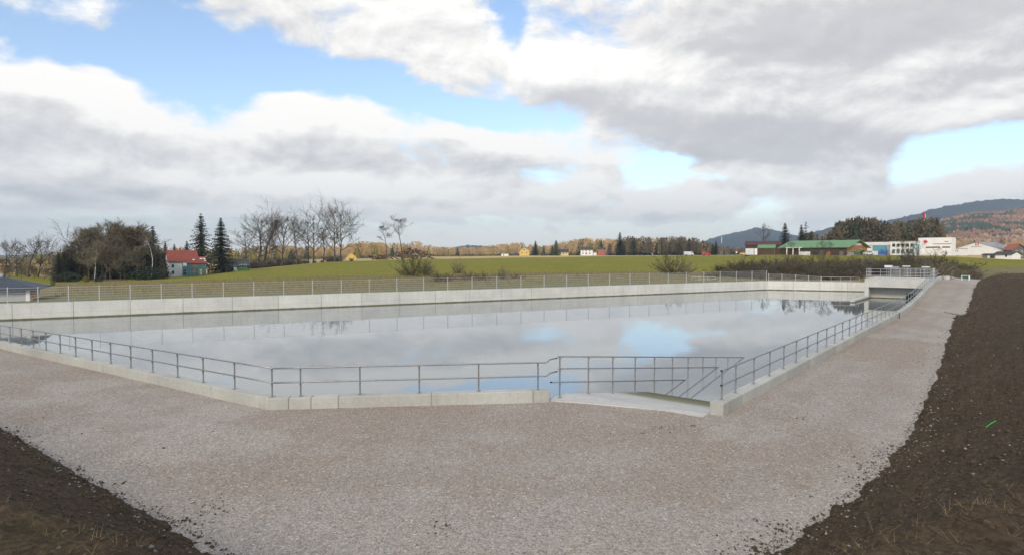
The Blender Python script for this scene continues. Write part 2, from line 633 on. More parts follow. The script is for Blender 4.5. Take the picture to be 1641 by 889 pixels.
M['hill_rust'] = simple('rust_foliage', (.30, .165, .095), .95, .35, .05)
M['hill_tan'] = simple('tan_foliage', (.44, .28, .175), .95, .35, .05)
M['hill_green'] = simple('hill_needles', (.055, .075, .035), .95, .35, .05)
M['bark'] = simple('bark', (.075, .058, .045), .95, .3, 3.0, space='obj', rand=.25)
M['twig'] = simple('twig', (.105, .084, .056), .95, .3, 1.0, space='obj', rand=.25)
M['twig_red'] = simple('reddish_twig', (.128, .094, .058), .95, .3, 1.0, space='obj', rand=.25)
M['twig_grey'] = simple('grey_twig', (.185, .156, .104), .95, .3, 1.0, space='obj', rand=.2)
M['twig_olive'] = simple('olive_twig', (.085, .080, .035), .95, .3, 1.0, space='obj', rand=.2)
M['birch_bark'] = simple('birch_bark', (.50, .46, .40), .8, .35, 2.5, space='obj')
M['needle'] = simple('needles', (.028, .036, .016), .8, .4, .8, space='obj', rand=.25)
M['needle_lit'] = simple('light_needles', (.10, .115, .03), .8, .35, .8, space='obj', rand=.2)  # paler green needles for a few evergreens
M['ochre'] = simple('sun_tinted_ochre_twigs', (.54, .35, .15), .95, .35, .06)  # warm sunlight on the far woods is put into this albedo
M['tan'] = simple('sun_tinted_tan_twigs', (.58, .41, .21), .95, .3, .06)  # twig colour brightened to stand in for sunlight
M['yellowgreen'] = simple('sun_tinted_needles', (.27, .24, .035), .9, .3, .06)  # yellow-green colour stands in for sun on far needles
M['darkwood'] = simple('dark_wood_twigs', (.140, .112, .070), .95, .35, .08)
M['cladding'] = simple('cladding', (.46, .46, .47), .6, .1, 1.2)
M['slate'] = simple('slate_roof', (.050, .062, .082), .65, .2, 1.2)
M['white'] = simple('white_render', (.84, .83, .80), .7, .06, .5)
M['offwhite'] = simple('offwhite_metal', (.66, .67, .68), .5, .06, .5)
M['orange'] = simple('orange_panel', (.75, .27, .03), .6, .1, 1.0)
M['redroof'] = simple('red_tiles', (.26, .062, .040), .75, .25, 1.2)
M['redroof2'] = simple('orange_red_tiles', (.40, .10, .045), .75, .2, 1.2)
M['brownroof'] = simple('maroon_metal_roof', (.085, .022, .022), .6, .15, .5)
M['greenroof'] = simple('green_metal_roof', (.13, .27, .11), .55, .12, .5)
M['wood'] = simple('dark_timber', (.075, .045, .030), .85, .25, 1.0)
M['timber'] = simple('warm_timber', (.36, .17, .06), .8, .2, 1.0)
M['greywood'] = simple('grey_timber', (.15, .145, .14), .85, .25, 1.0)
M['darkroof'] = simple('dark_roof', (.060, .058, .060), .75, .2, .8)
M['greyroof'] = simple('grey_roof', (.30, .31, .33), .6, .15, .8)
M['yellow'] = simple('yellow_render', (.72, .50, .12), .75, .08, .5)
M['paleyellow'] = simple('pale_yellow_render', (.70, .58, .32), .75, .08, .5)
M['brick'] = simple('red_render', (.42, .11, .06), .8, .15, .7)
M['blue'] = simple('blue_panel', (.03, .15, .50), .5, .1, .5)
M['teal'] = simple('teal_frame', (.10, .30, .36), .5, .1, .5)
M['red'] = simple('red_paint', (.60, .03, .03), .45, .06, .5)
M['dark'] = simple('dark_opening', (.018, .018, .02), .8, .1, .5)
M['greenpaint'] = simple('green_board', (.03, .17, .07), .55, .1, .8)
M['stone'] = simple('pale_pebble', (.30, .265, .22), .85, .45, 9.0)
M['stone_grey'] = simple('gravel_stone', (.37, .345, .32), .9, .5, 9.0)
M['clod'] = simple('soil_clod', (.080, .053, .030), .95, .4, 5.0)
M['straw'] = simple('straw', (.20, .135, .065), .9, .4, 4.0)
M['logs'] = simple('cut_logs', (.13, .075, .045), .9, .5, .9)
M['logend'] = simple('log_ends', (.40, .24, .12), .9, .4, .9)
M['neon'] = simple('neon_green_cord', (.02, .75, .08), .4, .02)
m_, N_, b_ = material('window_glass')
b_.inputs['Base Color'].default_value = (.03, .05, .06, 1)
b_.inputs['Roughness'].default_value = .08
M['glass'] = m_
m_, N_, b_ = material('pale_glass')
b_.inputs['Base Color'].default_value = (.13, .20, .21, 1)
b_.inputs['Roughness'].default_value = .12
M['paleglass'] = m_

# ------------------------------------------------------------------ layout of the basin
GZ = 1.15                                            # gravel level near the front


def V2(p):
    return np.array([p[0], p[1]], float)


def nrm(a):
    return a / np.linalg.norm(a)


R0 = V2(at_z(1159, 665, GZ))                         # right kerb, outer foot, near end
U = nrm(V2(at_z(1401, 530, GZ)) - R0)                # its direction
NU = np.array([U[1], -U[0]])                         # to its outer side
CO = V2(at_z(431, 656, GZ))                          # front corner, outer foot
FE = V2(at_z(881, 642.5, GZ))                        # end of the front kerb
UL = nrm(V2(at_z(0, 557.6, GZ - .40)) - CO)          # left kerb direction
UF = nrm(FE - CO)
KW = 0.46                                            # kerb width
B0 = V2(at_z(0, 513.5, 0)); B1 = V2(at_z(1230, 464.3, 0))
UB = nrm(B1 - B0)
NB = np.array([-UB[1], UB[0]])                       # away from the water
E1 = V2(at_z(1374, 467, 0))
UE = nrm(E1 - B1)
NE = np.array([-UE[1], UE[0]])
WT = 1.66                                            # top of the far wall


def sstep(a, b, x):
    t = np.clip((np.asarray(x, float) - a) / (b - a), 0, 1)
    return t * t * (3 - 2 * t)


def gz(x, y):
    x = np.asarray(x, float); y = np.asarray(y, float)
    t = (x - R0[0]) * U[0] + (y - R0[1]) * U[1]
    tl = (x - CO[0]) * UL[0] + (y - CO[1]) * UL[1]
    return GZ + 1.92 * sstep(42, 84, t) - .40 * np.clip(tl / 27.0, 0, 1.15)


def at_gravel(px, py):
    z = GZ
    for _ in range(12):
        p = at_z(px, py, z)
        z = float(gz(p.x, p.y))
    return V2(p)


def isect(p, u, q, w):
    a = np.array([[u[0], -w[0]], [u[1], -w[1]]])
    t = np.linalg.solve(a, q - p)
    return p + u * t[0]


NLi = np.array([UL[1], -UL[0]])                      # left kerb: towards the water
if NLi @ (np.array([0, 60.]) - CO) < 0:
    NLi = -NLi
NFi = np.array([-UF[1], UF[0]])
LC = isect(CO + NLi * KW, UL, B0, UB)                # far left corner of the water
CI = isect(CO + NLi * KW, UL, CO + NFi * KW, UF)     # inner front corner

# ---- water
wp = [LC - UB * 2, CI - np.array([1.5, 3.0]), FE + np.array([0, -1.5]), R0 - NU * 1.0 - U * 1.0, R0 + U * 100 - NU * .3,
      E1 + UE * 8 + NE * .3, B1 + NB * .2 + NE * .2]
mb = MB()
mb.add([(p[0], p[1], 0.0) for p in wp], [tuple(range(len(wp)))])
mb.build('water', M['water'], kind='structure')

# ---- gravel path: rows between the kerb and the foot of the soil banks
FOOT_R = [at_gravel(*q) for q in ((1228, 889), (1262, 868), (1330, 822), (1400, 765), (1448, 712), (1478, 655), (1500, 602), (1516, 550), (1530, 502), (1545, 474), (1560, 456.5))]
FOOT_L = [at_gravel(*q) for q in ((0, 686), (70, 727), (150, 772), (230, 817), (300, 852), (362, 889))]
FOOT = [FOOT_L[0] + nrm(FOOT_L[0] - FOOT_L[2]) * k for k in (60, 30, 12)] + FOOT_L + \
       [np.array([-3.4, 9.9]), np.array([-1.0, 9.4]), np.array([1.4, 9.4]), np.array([3.2, 9.9])] + FOOT_R + \
       [FOOT_R[-1] + U * k for k in (8, 20)]
FOOT = np.array(FOOT)
inner = [CO + UL * 62, CO + UL * 27, CO, FE, R0 - NU * 0.0, R0 + U * 40, R0 + U * 84, R0 + U * 95]


def resample(pts, n):
    pts = np.array(pts)
    seg = np.linalg.norm(np.diff(pts, axis=0), axis=1)
    s = np.concatenate([[0], np.cumsum(seg)])
    q = np.linspace(0, s[-1], n)
    return np.stack([np.interp(q, s, pts[:, 0]), np.interp(q, s, pts[:, 1])], 1)


def match(ia, ib, n):
    """resample two polylines piecewise, so that their matching corners stay matched"""
    A = np.concatenate([resample(a, n)[:-1] for a in ia]); Bq = np.concatenate([resample(b, n)[:-1] for b in ib])
    return np.vstack([A, ia[-1][-1]]), np.vstack([Bq, ib[-1][-1]])


nl = 3 + len(FOOT_L)
iA = [[inner[0], inner[1], inner[2]], [inner[2], inner[3]], [inner[3], R0 - NU * KW * 0 - U * .05], [R0, inner[5], inner[6], inner[7]]]
fl = FOOT
iB = [list(fl[:nl - 2]), list(fl[nl - 3:nl + 2]), list(fl[nl + 1:nl + 5]), list(fl[nl + 4:])]
PA, PB = match(iA, iB, 60)
dirs = PB - PA
dl = np.linalg.norm(dirs, axis=1, keepdims=True)
PB = PB + dirs / dl * 1.6
PA = PA - dirs / dl * .10
nrow = 40
T = np.linspace(0, 1, nrow)[:, None, None]
G = PA[None] * (1 - T) + PB[None] * T
gx, gy = G[..., 0], G[..., 1]
gzv = gz(gx, gy) + fbm(gx * .35, gy * .35, 4) * .035 - .02
# rut-like camber along the track
gp = np_mesh('gravel_path', np.stack([gx, gy, gzv], -1).reshape(-1, 3), grid_faces(*gx.shape)[:, ::-1], M['gravel'], kind='structure')

at_ = gp.data.attributes.new('across', 'FLOAT', 'POINT')
at_.data.foreach_set('value', np.repeat(np.linspace(0, 1, nrow), gx.shape[1]).astype(np.float32))

# ---- soil banks
def foot_dist(x, y):
    P = np.stack([x, y], -1).reshape(-1, 2)
    d = np.full(len(P), 1e9)
    for a, b in zip(FOOT[:-1], FOOT[1:]):
        ab = b - a
        t = np.clip(((P - a) @ ab) / (ab @ ab), 0, 1)
        d = np.minimum(d, np.hypot(*(P - a - t[:, None] * ab).T))
    poly = np.vstack([FOOT, FOOT[-1] + U * 60, [300, 150], [300, -300], [-300, -300], [-300, 100], FOOT[0] + (FOOT[0] - FOOT[1]) * 3])
    ins = np.zeros(len(P), bool)
    j = len(poly) - 1
    for i in range(len(poly)):
        xi, yi = poly[i]; xj, yj = poly[j]
        c = (yi > P[:, 1]) != (yj > P[:, 1])
        ins ^= c & (P[:, 0] < (xj - xi) * (P[:, 1] - yi) / (yj - yi + 1e-12) + xi)
        j = i
    return np.where(ins, d, -d).reshape(x.shape)


def bank_z(x, y, s=None, rough=True):
    if s is None:
        s = foot_dist(x, y)
    r = np.hypot(x, y)
    az = np.abs(np.degrees(np.arctan2(x, y)))
    slope = .40 + .22 * sstep(14, 36, az) * (1 - .45 * sstep(28, 65, r))
    sl = 3.6 + np.clip((r - 8) * .055, 0, 3.2)
    sm = np.where(s < sl, s, sl + (s - sl) * .27)
    z = gz(x, y) + slope * sm
    top = 4.75 - .55 * sstep(20, 60, r)
    z = np.where(z > top - .4, top - .4 + .4 * np.tanh((z - top + .4) / .4), z)
    if rough:
        near = np.exp(-np.maximum(s, 0) / 1.1)
        fade = sstep(-.5, .3, s)
        z = z + fade * (fbm(x * .5, y * .5, 4) * .16 + fbm(x * 2.1, y * 2.1, 4) * (.06 + .12 * near) +
                        np.abs(fbm(x * 6.3, y * 6.3, 3)) * (.05 + .07 * near))
        lip = np.exp(-((s - sl) / .55) ** 2)
        z = z + lip * (.10 + .16 * fbm(x * 1.7, y * 1.7, 3))
    return z - .03 * (s < .2)


azs = np.concatenate([np.radians(np.linspace(-180, -78, 40)[:-1]), np.radians(np.linspace(-78, 78, 760)), np.radians(np.linspace(78, 180, 40)[1:])])
rs = np.concatenate([[.3, .8], np.geomspace(1.3, 100, 400)])
RR, AA = np.meshgrid(rs, azs, indexing='ij')
bx, by = RR * np.sin(AA), RR * np.cos(AA)
bs = foot_dist(bx, by)
bz = bank_z(bx, by, bs)
bz = np.where(bs < 0, np.minimum(bz, gz(bx, by) - .06 + bs * .25 + (fbm(bx * 3, by * 3, 4) * .24 + fbm(bx * .8, by * .8, 3) * .22) * np.exp(bs / .9)), bz)
fc = grid_faces(*bx.shape)
keep = (bs.ravel()[fc] > -1.3).any(1)
fc = fc[keep][:, ::-1]
used, inv = np.unique(fc, return_inverse=True)
BV = np.stack([bx, by, bz], -1).reshape(-1, 3)[used]
np_mesh('soil_bank', BV, inv.reshape(fc.shape), M['soil'], kind='structure')

# ------------------------------------------------------------------ the land beyond the basin
# photo column: [(distance, photo row)] of: end of the mown strip, near edge and far edge of the field, far edge of the stubble
COLS = [-900, -250, 0, 150, 300, 400, 560, 700, 870, 1000, 1150, 1230, 1400, 1500, 1641, 1900, 2600]
KEY = {
    -900: [(70, 478), (110, 460), (200, 445), (400, 428)],
    -250: [(64, 480), (110, 456), (190, 441), (400, 425)],
    0: [(66, 481), (104, 455), (175, 441), (400, 423)],
    150: [(71, 472), (106, 453), (155, 445), (370, 424)],
    300: [(74, 473), (100, 450), (150, 442), (350, 420)],
    400: [(77, 470), (105, 446.5), (196, 430.5), (350, 420)],
    560: [(84, 465.5), (110, 442), (214, 418.5), (380, 415)],
    700: [(91, 459.5), (112, 441), (240, 415), (400, 411.5)],
    870: [(100, 455), (120, 437), (270, 412.5), (500, 409.8)],
    1000: [(107, 452.5), (130, 435), (300, 410.5), (500, 409.5)],
    1150: [(117, 449.5), (137, 437), (300, 409.6), (450, 409)],
    1230: [(121, 449), (142, 436), (262, 408.6), (400, 408)],
    1400: [(119, 452), (150, 432), (258, 409), (450, 408)],
    1500: [(108, 452), (150, 434), (235, 411), (450, 407)],
    1641: [(106, 446), (150, 428), (222, 416.5), (450, 406)],
    1900: [(106, 446), (150, 428), (222, 416.5), (450, 406)],
    2600: [(106, 446), (150, 428), (222, 416.5), (450, 406)],
}
FARD = [1150, 1800, 2800, 4200, 6000, 7800]
SC = {-900: (1, 1.5, 1.6, 1.5), -250: (1, 1.5, 1.6, 1.5), 0: (1, 1.5, 1.6, 1.5), 150: (1, 1.55, 1.6, 1.5), 300: (1, 1.55, 1.75, 1.6), 400: (1, 1.4, 1.7, 1.6),
      560: (1, 1.4, 1.7, 1.6), 700: (1, 1.4, 1.7, 1.6), 870: (1, 1.4, 1.6, 1.5), 1000: (1, 1.4, 1.5, 1.4), 1150: (1, 1.4, 1.3, 1.2), 1230: (1, 1.35, 1.05, 1.0),
      1400: (1, 1.3, 1.03, 1), 1500: (1, 1.2, 1.03, 1), 1641: (1, 1.1, 1, 1), 1900: (1, 1.1, 1, 1), 2600: (1, 1.1, 1, 1)}


def remap(px, d):
    """first-estimate distance -> distance that also fits what the water mirrors"""
    i = int(np.clip(np.searchsorted(COLS, px) - 1, 0, len(COLS) - 2))
    a, b = COLS[i], COLS[i + 1]
    t = min(max((px - a) / (b - a), 0), 1)
    t = t * t * (3 - 2 * t)
    o = [p[0] * (1 - t) + q[0] * t for p, q in zip(KEY[a], KEY[b])]
    n = [p[0] * u * (1 - t) + q[0] * v * t for p, q, u, v in zip(KEY[a], KEY[b], SC[a], SC[b])]
    return float(np.interp(d, [0] + o + [900, 4000], [0] + n + [1250, 4000]))



def key_at(px):
    i = int(np.clip(np.searchsorted(COLS, px) - 1, 0, len(COLS) - 2))
    a, b = COLS[i], COLS[i + 1]
    t = min(max((px - a) / (b - a), 0), 1)
    t = t * t * (3 - 2 * t)
    ka, kb = KEY[a], KEY[b]
    out = []
    for (d1, y1), (d2, y2), s1, s2 in zip(ka, kb, SC[a], SC[b]):
        d1, d2 = d1 * s1, d2 * s2
        z1, z2 = CZ - (y1 - HOR) * d1 / F, CZ - (y2 - HOR) * d2 / F
        out.append((d1 * (1 - t) + d2 * t, z1 * (1 - t) + z2 * t))
    return out


def start_at(px):
    """where the land begins behind the far walls, in photo column px"""
    k = (px - CX) / F
    if px <= 1230:
        q = isect(np.zeros(2), np.array([k, 1.0]), B0 + NB * .30, UB)
    elif px < 1480:
        q = isect(np.zeros(2), np.array([k, 1.0]), B1 + NE * .30, UE)
    else:
        q = np.array([0, 84.0])
        if px < 1500:
            q1 = isect(np.zeros(2), np.array([k, 1.0]), B1 + NE * .30, UE)
            q = q1 + (q - q1) * (px - 1480) / 20
    return q[1]


def profile(px):
    ks = key_at(px)
    d0 = start_at(px)
    z0 = WT - .10 if px < 1380 else (WT - .1 + (1.1 - WT) * min(1, (px - 1380) / 60))
    ds, zs = [d0], [z0]
    for d, z in ks:
        ds.append(max(d, ds[-1] + 1)); zs.append(z)
    zl = zs[-1]
    for d in FARD:
        ds.append(d); zs.append(zl + (5.6 - zl) * min(1, (d - ds[4]) / 2500))
    return ds, zs


def terr(px, d):
    ds, zs = profile(px)
    return float(np.interp(d, ds, zs))


def ground_at(px, d):
    return Vector(((px - CX) / F * d, d, terr(px, d)))


pcols = np.concatenate([np.linspace(-900, -60, 30)[:-1], np.linspace(-60, 1720, 420), np.linspace(1720, 2600, 30)[1:]])
bands = [(0, 1, 5, 'mown_grass_strip', 'meadow'), (1, 2, 12, 'dry_grass_slope', 'drybank'), (2, 3, 16, 'green_field', 'field'),
         (3, 4, 14, 'stubble_field', 'stubble'), (4, 10, 18, 'far_land', 'farland')]
profs = []
for x in pcols:
    ds, zs = profile(x)
    ds = list(ds)
    w1 = float(vnoise(x * .05, 3.3)) + .5 * float(vnoise(x * .21, 8.3))
    ds[1] += w1 * 1.2
    ds[2] += float(vnoise(x * .03, 1.3)) * 3 + w1 * 1.0
    ds[3] += float(vnoise(x * .02, 5.3)) * 6
    profs.append((ds, zs))
for a, b, n, name, mk in bands:
    rows = []
    for (ds, zs), x in zip(profs, pcols):
        f = np.linspace(0, 1, n + 1)
        if b - a == 1:
            d = ds[a] + (ds[b] - ds[a]) * f
        else:
            d = np.geomspace(ds[a], ds[b], n + 1)
        z = np.interp(d, ds, zs)
        X = (x - CX) / F * d
        rough = fbm(X * .25, d * .25, 4) * (.22 if mk == 'drybank' else .07) * np.minimum(1, f * 6) * np.minimum(1, (1 - f) * 6)
        rows.append(np.stack([X, d, z + rough], -1))
    A_ = np.array(rows)                               # columns x rows
    np_mesh(name, A_.reshape(-1, 3), grid_faces(A_.shape[0], A_.shape[1])[:, ::-1], M[mk], kind='structure')
# land to the sides and behind the camera
aa = np.radians(np.linspace(60.5, 299.5, 60)); rr = np.geomspace(96, 7800, 24)
RR, AA = np.meshgrid(rr, aa, indexing='ij')
np_mesh('ground', np.stack([RR * np.sin(AA), RR * np.cos(AA), 4.3 + RR * 0], -1).reshape(-1, 3), grid_faces(*RR.shape)[:, ::-1], M['farland'], kind='structure')

# ------------------------------------------------------------------ hills
HILLS = []


def hill(name, d, depth, sky_px, mat, rough, seed, base_row=409, rows=46, cols=260, fall=1.3):
    """a ridge at distance d; sky_px: (photo column, row) of its skyline"""
    xs = np.linspace(sky_px[0][0], sky_px[-1][0], cols)
    ys = np.interp(xs, [p[0] for p in sky_px], [p[1] for p in sky_px])
    f = np.linspace(0, 1, rows)
    Vv = []
    for i, (x, y) in enumerate(zip(xs, ys)):
        zt = CZ - (y - HOR) * d / F
        dd = d - depth * (1 - f)
        prof = f ** fall
        X = (x - CX) / F * dd
        z = -2 + (zt + 2) * prof
        z = z + fbm(X * 3.0 / depth + seed, dd * 3.0 / depth, 4) * .10 * zt * np.sin(np.pi * f)
        z = z + (vnoise(X / rough + seed, dd / rough) + vnoise(X / rough * 2.3, dd / rough * 2.3 + seed) * .7) * rough * .55 * np.minimum(1, f * 6)
        back = np.stack([(x - CX) / F * (dd[-1:] + depth * .5), dd[-1:] + depth * .5, np.array([-5.0])], -1)
        Vv.append(np.vstack([np.stack([X, dd, z], -1), back]))
    A_ = np.array(Vv)
    HILLS.append(A_)
    return np_mesh(name, A_.reshape(-1, 3), grid_faces(A_.shape[0], A_.shape[1])[:, ::-1], mat, kind='structure')


def hill_mat(name, cols, scale, thr, patch=None):
    m, N, b = material(name)
    p = N.vmath('MULTIPLY', pos(N), (1, .15, 2.2))
    n = N.noise(p, scale, 5, .62)
    c = N.mix(N.mrange(n, thr - .06, thr + .06), cols[0], cols[1])
    n2 = N.noise(N.vmath('ADD', p, (900, 100, 0)), scale * 2.2, 5, .65)
    c = N.mix(N.mrange(n2, .48, .56, 0, .85), c, cols[2])
    k = N.mrange(N.noise(p, scale * 14, 3, .7), .25, .75, .55, 1.45)
    c = N.mix(1.0, c, N.xyz(k, k, k), 'MULTIPLY')
    N.put(b.inputs['Base Color'], c)
    b.inputs['Roughness'].default_value = 1.0
    b.inputs['Specular IOR Level'].default_value = 0.0
    return m


HM1 = hill_mat('dark_forest_hill', [(.042, .052, .050), (.070, .064, .056), (.05, .055, .042)], .0022, .5)
HM2 = hill_mat('autumn_forest_hill', [(.36, .215, .125), (.52, .32, .20), (.085, .105, .055)], .008, .5)
hill('hill', 5200, 2200, [(1060, 409), (1100, 401), (1135, 384), (1165, 376), (1190, 370), (1208, 365.5), (1225, 366.5), (1250, 371), (1290, 381), (1340, 393), (1400, 409)], HM1, 22, 1.1)
hill('hill', 4200, 1900, [(1240, 400), (1290, 376), (1340, 363), (1400, 357), (1440, 350), (1470, 343), (1490, 336), (1515, 331), (1550, 325), (1580, 320.5), (1600, 320), (1641, 320), (1720, 312), (1900, 330), (2200, 409)], HM1, 20, 5.2)
hill('hill', 2300, 1250, [(1400, 409), (1440, 392), (1480, 366), (1510, 354), (1530, 349), (1560, 342.5), (1600, 341), (1641, 334), (1700, 330), (1900, 350), (2200, 409)], HM2, 13, 9.4, fall=.95)
hill('hill', 5000, 1500, [(690, 409), (730, 396.5), (750, 393), (775, 394.5), (800, 397), (900, 396), (960, 400), (1040, 409)], HM1, 16, 3.4)

# ------------------------------------------------------------------ concrete: kerbs, far wall, ramp, outlet structure
def sweep(mb_, pts, zt, zb, n_in, w, m=0):
    """rectangular wall: pts (k,2) along the outer face, width w towards n_in"""
    k = len(pts)
    vs_ = []
    for p, a, b in zip(pts, zt, zb):
        q = p + n_in * w
        vs_ += [(p[0], p[1], b), (p[0], p[1], a), (q[0], q[1], a), (q[0], q[1], b)]
    fs_ = [(0, 1, 2, 3), tuple(4 * (k - 1) + i for i in (3, 2, 1, 0))]
    for i in range(k - 1):
        for j in range(4):
            j2 = (j + 1) % 4
            fs_.append((4 * i + j, 4 * (i + 1) + j, 4 * (i + 1) + j2, 4 * i + j2))
    return mb_.add(vs_, fs_, m)


KH = .385


def kerb(label, p, u, n_in, length, joints, cut0=0.0, cut1=0.0, step=2.0):
    root = thing('kerb_wall', label, 'kerb wall', (p[0], p[1], GZ))
    js = [0.0] + [j for j in joints if 0 < j < length] + [length]
    for a, b in zip(js[:-1], js[1:]):
        g = .006
        n = max(2, int(math.ceil((b - a) / step)) + 1)
        ts = np.linspace(a + (g if a > 0 else 0), b - (g if b < length else 0), n)
        pts = [p + u * t for t in ts]
        zt = [float(gz(*q)) + KH for q in pts]
        mb_ = MB()
        sweep(mb_, pts, zt, [-1.6] * n, n_in, KW)
        if a == 0 and cut0:
            mb_.v[2] = tuple(np.array(mb_.v[2]) + np.append(u * cut0, 0)); mb_.v[3] = tuple(np.array(mb_.v[3]) + np.append(u * cut0, 0))
        if b == length and cut1:
            k = 4 * (n - 1)
            mb_.v[k + 2] = tuple(np.array(mb_.v[k + 2]) + np.append(u * cut1, 0)); mb_.v[k + 3] = tuple(np.array(mb_.v[k + 3]) + np.append(u * cut1, 0))
        ob = mb_.build('wall_section', M['kerb'], root)
        bv = ob.modifiers.new('edge', 'BEVEL'); bv.width = .018; bv.segments = 1; bv.limit_method = 'ANGLE'
    return root


llen = float(np.linalg.norm(LC - CI))
mit = float((CI - (CO + NLi * KW)) @ UL)
mif = float((CI - (CO + NFi * KW)) @ UF)
kerb('low concrete kerb wall from the front corner towards the grey hall, under the blue-tinted railing', CO, UL, NLi, llen + mit,
     [.6, 3.8, 8.9, 14.2, 19.4, 24.6, 30, 35, 40, 45, 50], cut0=mit)
flen = float(np.linalg.norm(FE - CO))
kerb('short concrete kerb wall across the front, ending at the boat ramp', CO + UF * .003, UF, NFi, flen - .003,
     [.65, 1.4, 2.32, 5.55, 9.2], cut0=mif)
kerb('long concrete kerb wall along the gravel track, rising to the outlet platform', R0, U, -NU, 86.0,
     [.42, 2.0] + [2.0 + 5.0 * i for i in range(1, 17)])

# far wall of precast-looking sections
def pool_wall(label, p, u, n_out, length, step, mat, first=0.0):
    root = thing('basin_wall', label, 'wall', (p[0], p[1], 0))
    t = -first
    while t < length - .05:
        a, b = max(t, 0), min(t + step, length)
        mb_ = MB()
        pts = [p + u * (a + .02), p + u * (b - .02)]
        sweep(mb_, pts, [WT + rng.uniform(-.012, .012)] * 2, [-1.5] * 2, n_out, .24 + rng.uniform(-.006, .006))
        mb_.build('wall_panel', mat, root)
        t += step
    mb_ = MB()
    q = p + n_out * .05
    sweep(mb_, [q + u * .01, q + u * (length - .01)], [WT - .03] * 2, [-1.5] * 2, n_out, .17)
    mb_.build('wall_core', M['wall_core'], root)
    return root


M['wall'] = mat_concrete('wall_concrete', (.66, .645, .59), algae=.17, rand=.06, stain=.40, lines=(UB[0], UB[1], 1.67, .62))
M['wall_core'] = mat_concrete('wall_joint', (.20, .20, .18), stain=.2)
blen = float(np.linalg.norm(B1 - LC))
pool_wall('long pale concrete wall of jointed sections below the tall mesh fence', LC, UB, NB, blen - .002, 5.0, M['wall'], 1.3)
pool_wall('shorter concrete end wall between the fence corner and the outlet platform', B1, UE, NE, 22.0, 4.4, M['wall'])

# ---- ramp
PR0 = V2(at_z(897, 636.5, GZ))                       # first post of the ramp railing
RL = PR0 - NU * .25                                  # outer side of the ramp's edge
wd = float((R0 - NU * KW - RL) @ NU) - .004
root = thing('boat_ramp', 'concrete boat ramp sloping down into the water beside the long kerb wall', 'ramp', (RL[0], RL[1], GZ))
A_ = at_z(889, 641, GZ); B_ = at_z(1139, 662, GZ)
sA = float((V2(A_) - RL) @ U); sB = float((V2(B_) - RL) @ U)
crA, crB = .15, .15
cA = float((V2(at_z(962, 634, GZ)) - RL) @ U); cB = float((V2(at_z(1137, 650, GZ)) - RL) @ U)


def rp(n, s, z):
    q = RL + NU * n + U * s
    return (q[0], q[1], z)


mb = MB()
ss0, ss1 = sA - .1, sB - .1
mb.add([rp(0, ss0, GZ + .012), rp(wd, ss1, GZ + .012), rp(wd, .75, GZ - .012), rp(0, .75, GZ - .012),
        rp(0, ss0, -.5), rp(wd, ss1, -.5), rp(wd, .75, -.5), rp(0, .75, -.5)],
       [(0, 1, 2, 3), (4, 7, 6, 5), (0, 4, 5, 1), (1, 5, 6, 2), (2, 6, 7, 3), (3, 7, 4, 0)])
mb.build('apron', M['ramp'], root)
sl_ = 1.14 / 6.9
mb = MB()
f0, f1 = .79, 14.0
za, zb = GZ - .018, GZ - .018 - (f1 - f0) * sl_
mb.add([rp(0, f0, za), rp(wd, f0, za), rp(wd, f1, zb), rp(0, f1, zb), rp(0, f0, za - .5), rp(wd, f0, za - .5), rp(wd, f1, zb - .5), rp(0, f1, zb - .5)],
       [(0, 1, 2, 3), (4, 7, 6, 5), (0, 4, 5, 1), (1, 5, 6, 2), (2, 6, 7, 3), (3, 7, 4, 0)])
mb.build('slope_slab', M['ramp'], root)

# ---- outlet structure
F0 = V2(at_z(1385, 477.5, 0)); 
K_ = isect(F0, nrm(-(-NU)), R0 - NU * KW, U)
e1, e2 = nrm(K_ - F0), U
WID = float(np.linalg.norm(K_ - F0)) - .004
DZ = 2.98
root = thing('outlet_structure', 'concrete sluice outlet with open chamber below its deck, at the end of the track', 'outlet structure', (F0[0], F0[1], 0))


def op(a, b):
    return F0 + e1 * a + e2 * b


def obox(a0, a1, b0, b1, z0, z1, mb_=None, m=0):
    mb_ = mb_ or MB()
    return mb_.prism([op(a0, b0), op(a1, b0), op(a1, b1), op(a0, b1)], z0, z1, m)


obox(0, WID, 0, .45, 1.72, DZ).build('front_beam', M['deck'], root)
obox(0, WID, .453, 9.5, 2.62, DZ - .004).build('deck_slab', M['deck'], root)
obox(0.0, .55, .003, 9.5, -1, 1.717).build('pier', M['deck'], root)
obox(.0, .55, .456, 9.5, 1.72, 2.617).build('side_wall', M['deck'], root)
mb = obox(.553, 5.0, 2.0, 2.4, -1, 2.617); obox(5.0, 8.1, 2.0, 2.4, .78, 2.617, mb); obox(8.1, WID, 2.0, 2.4, -1, 2.617, mb)
mb.build('chamber_wall', M['deck'], root)
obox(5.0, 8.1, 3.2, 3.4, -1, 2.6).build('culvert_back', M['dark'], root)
mb = MB()
for a in (5.0, 6.5, 8.02):
    obox(a, a + .09, 1.92, 1.997, -1, .78, mb)
obox(5.0, 8.11, 1.92, 1.997, .783, .87, mb)
mb.build('gate_frame', M['steel'], root)
mb = MB()
q0, q1 = op(.02, 0) - U * .003, op(.02, 0) - U * 10.6
mb.prism([q1, q1 + e1 * .55, q0 + e1 * .55, q0], -1, .34)
tw = thing('training_wall', 'low concrete spur wall jutting from the outlet pier just above the water', 'wall', (q0[0], q0[1], 0))
mb.build('wall_section', M['deck'], tw)

# ------------------------------------------------------------------ railings
def tube_mesh_along(pts, r, n=8):
    return MB().tube(pts, r, n)


def post_mesh(h, r=.029, plate=True, brackets=(1.0, .5)):
    me = MB().tube([(0, 0, 0), (0, 0, h)], r, 8).mesh('post', mats=(M['steel'],), smooth=False)
    pl = MB().box((0, 0, .008), (.15, .12, .016)).mesh('base_plate', mats=(M['steel'],))
    return me, pl


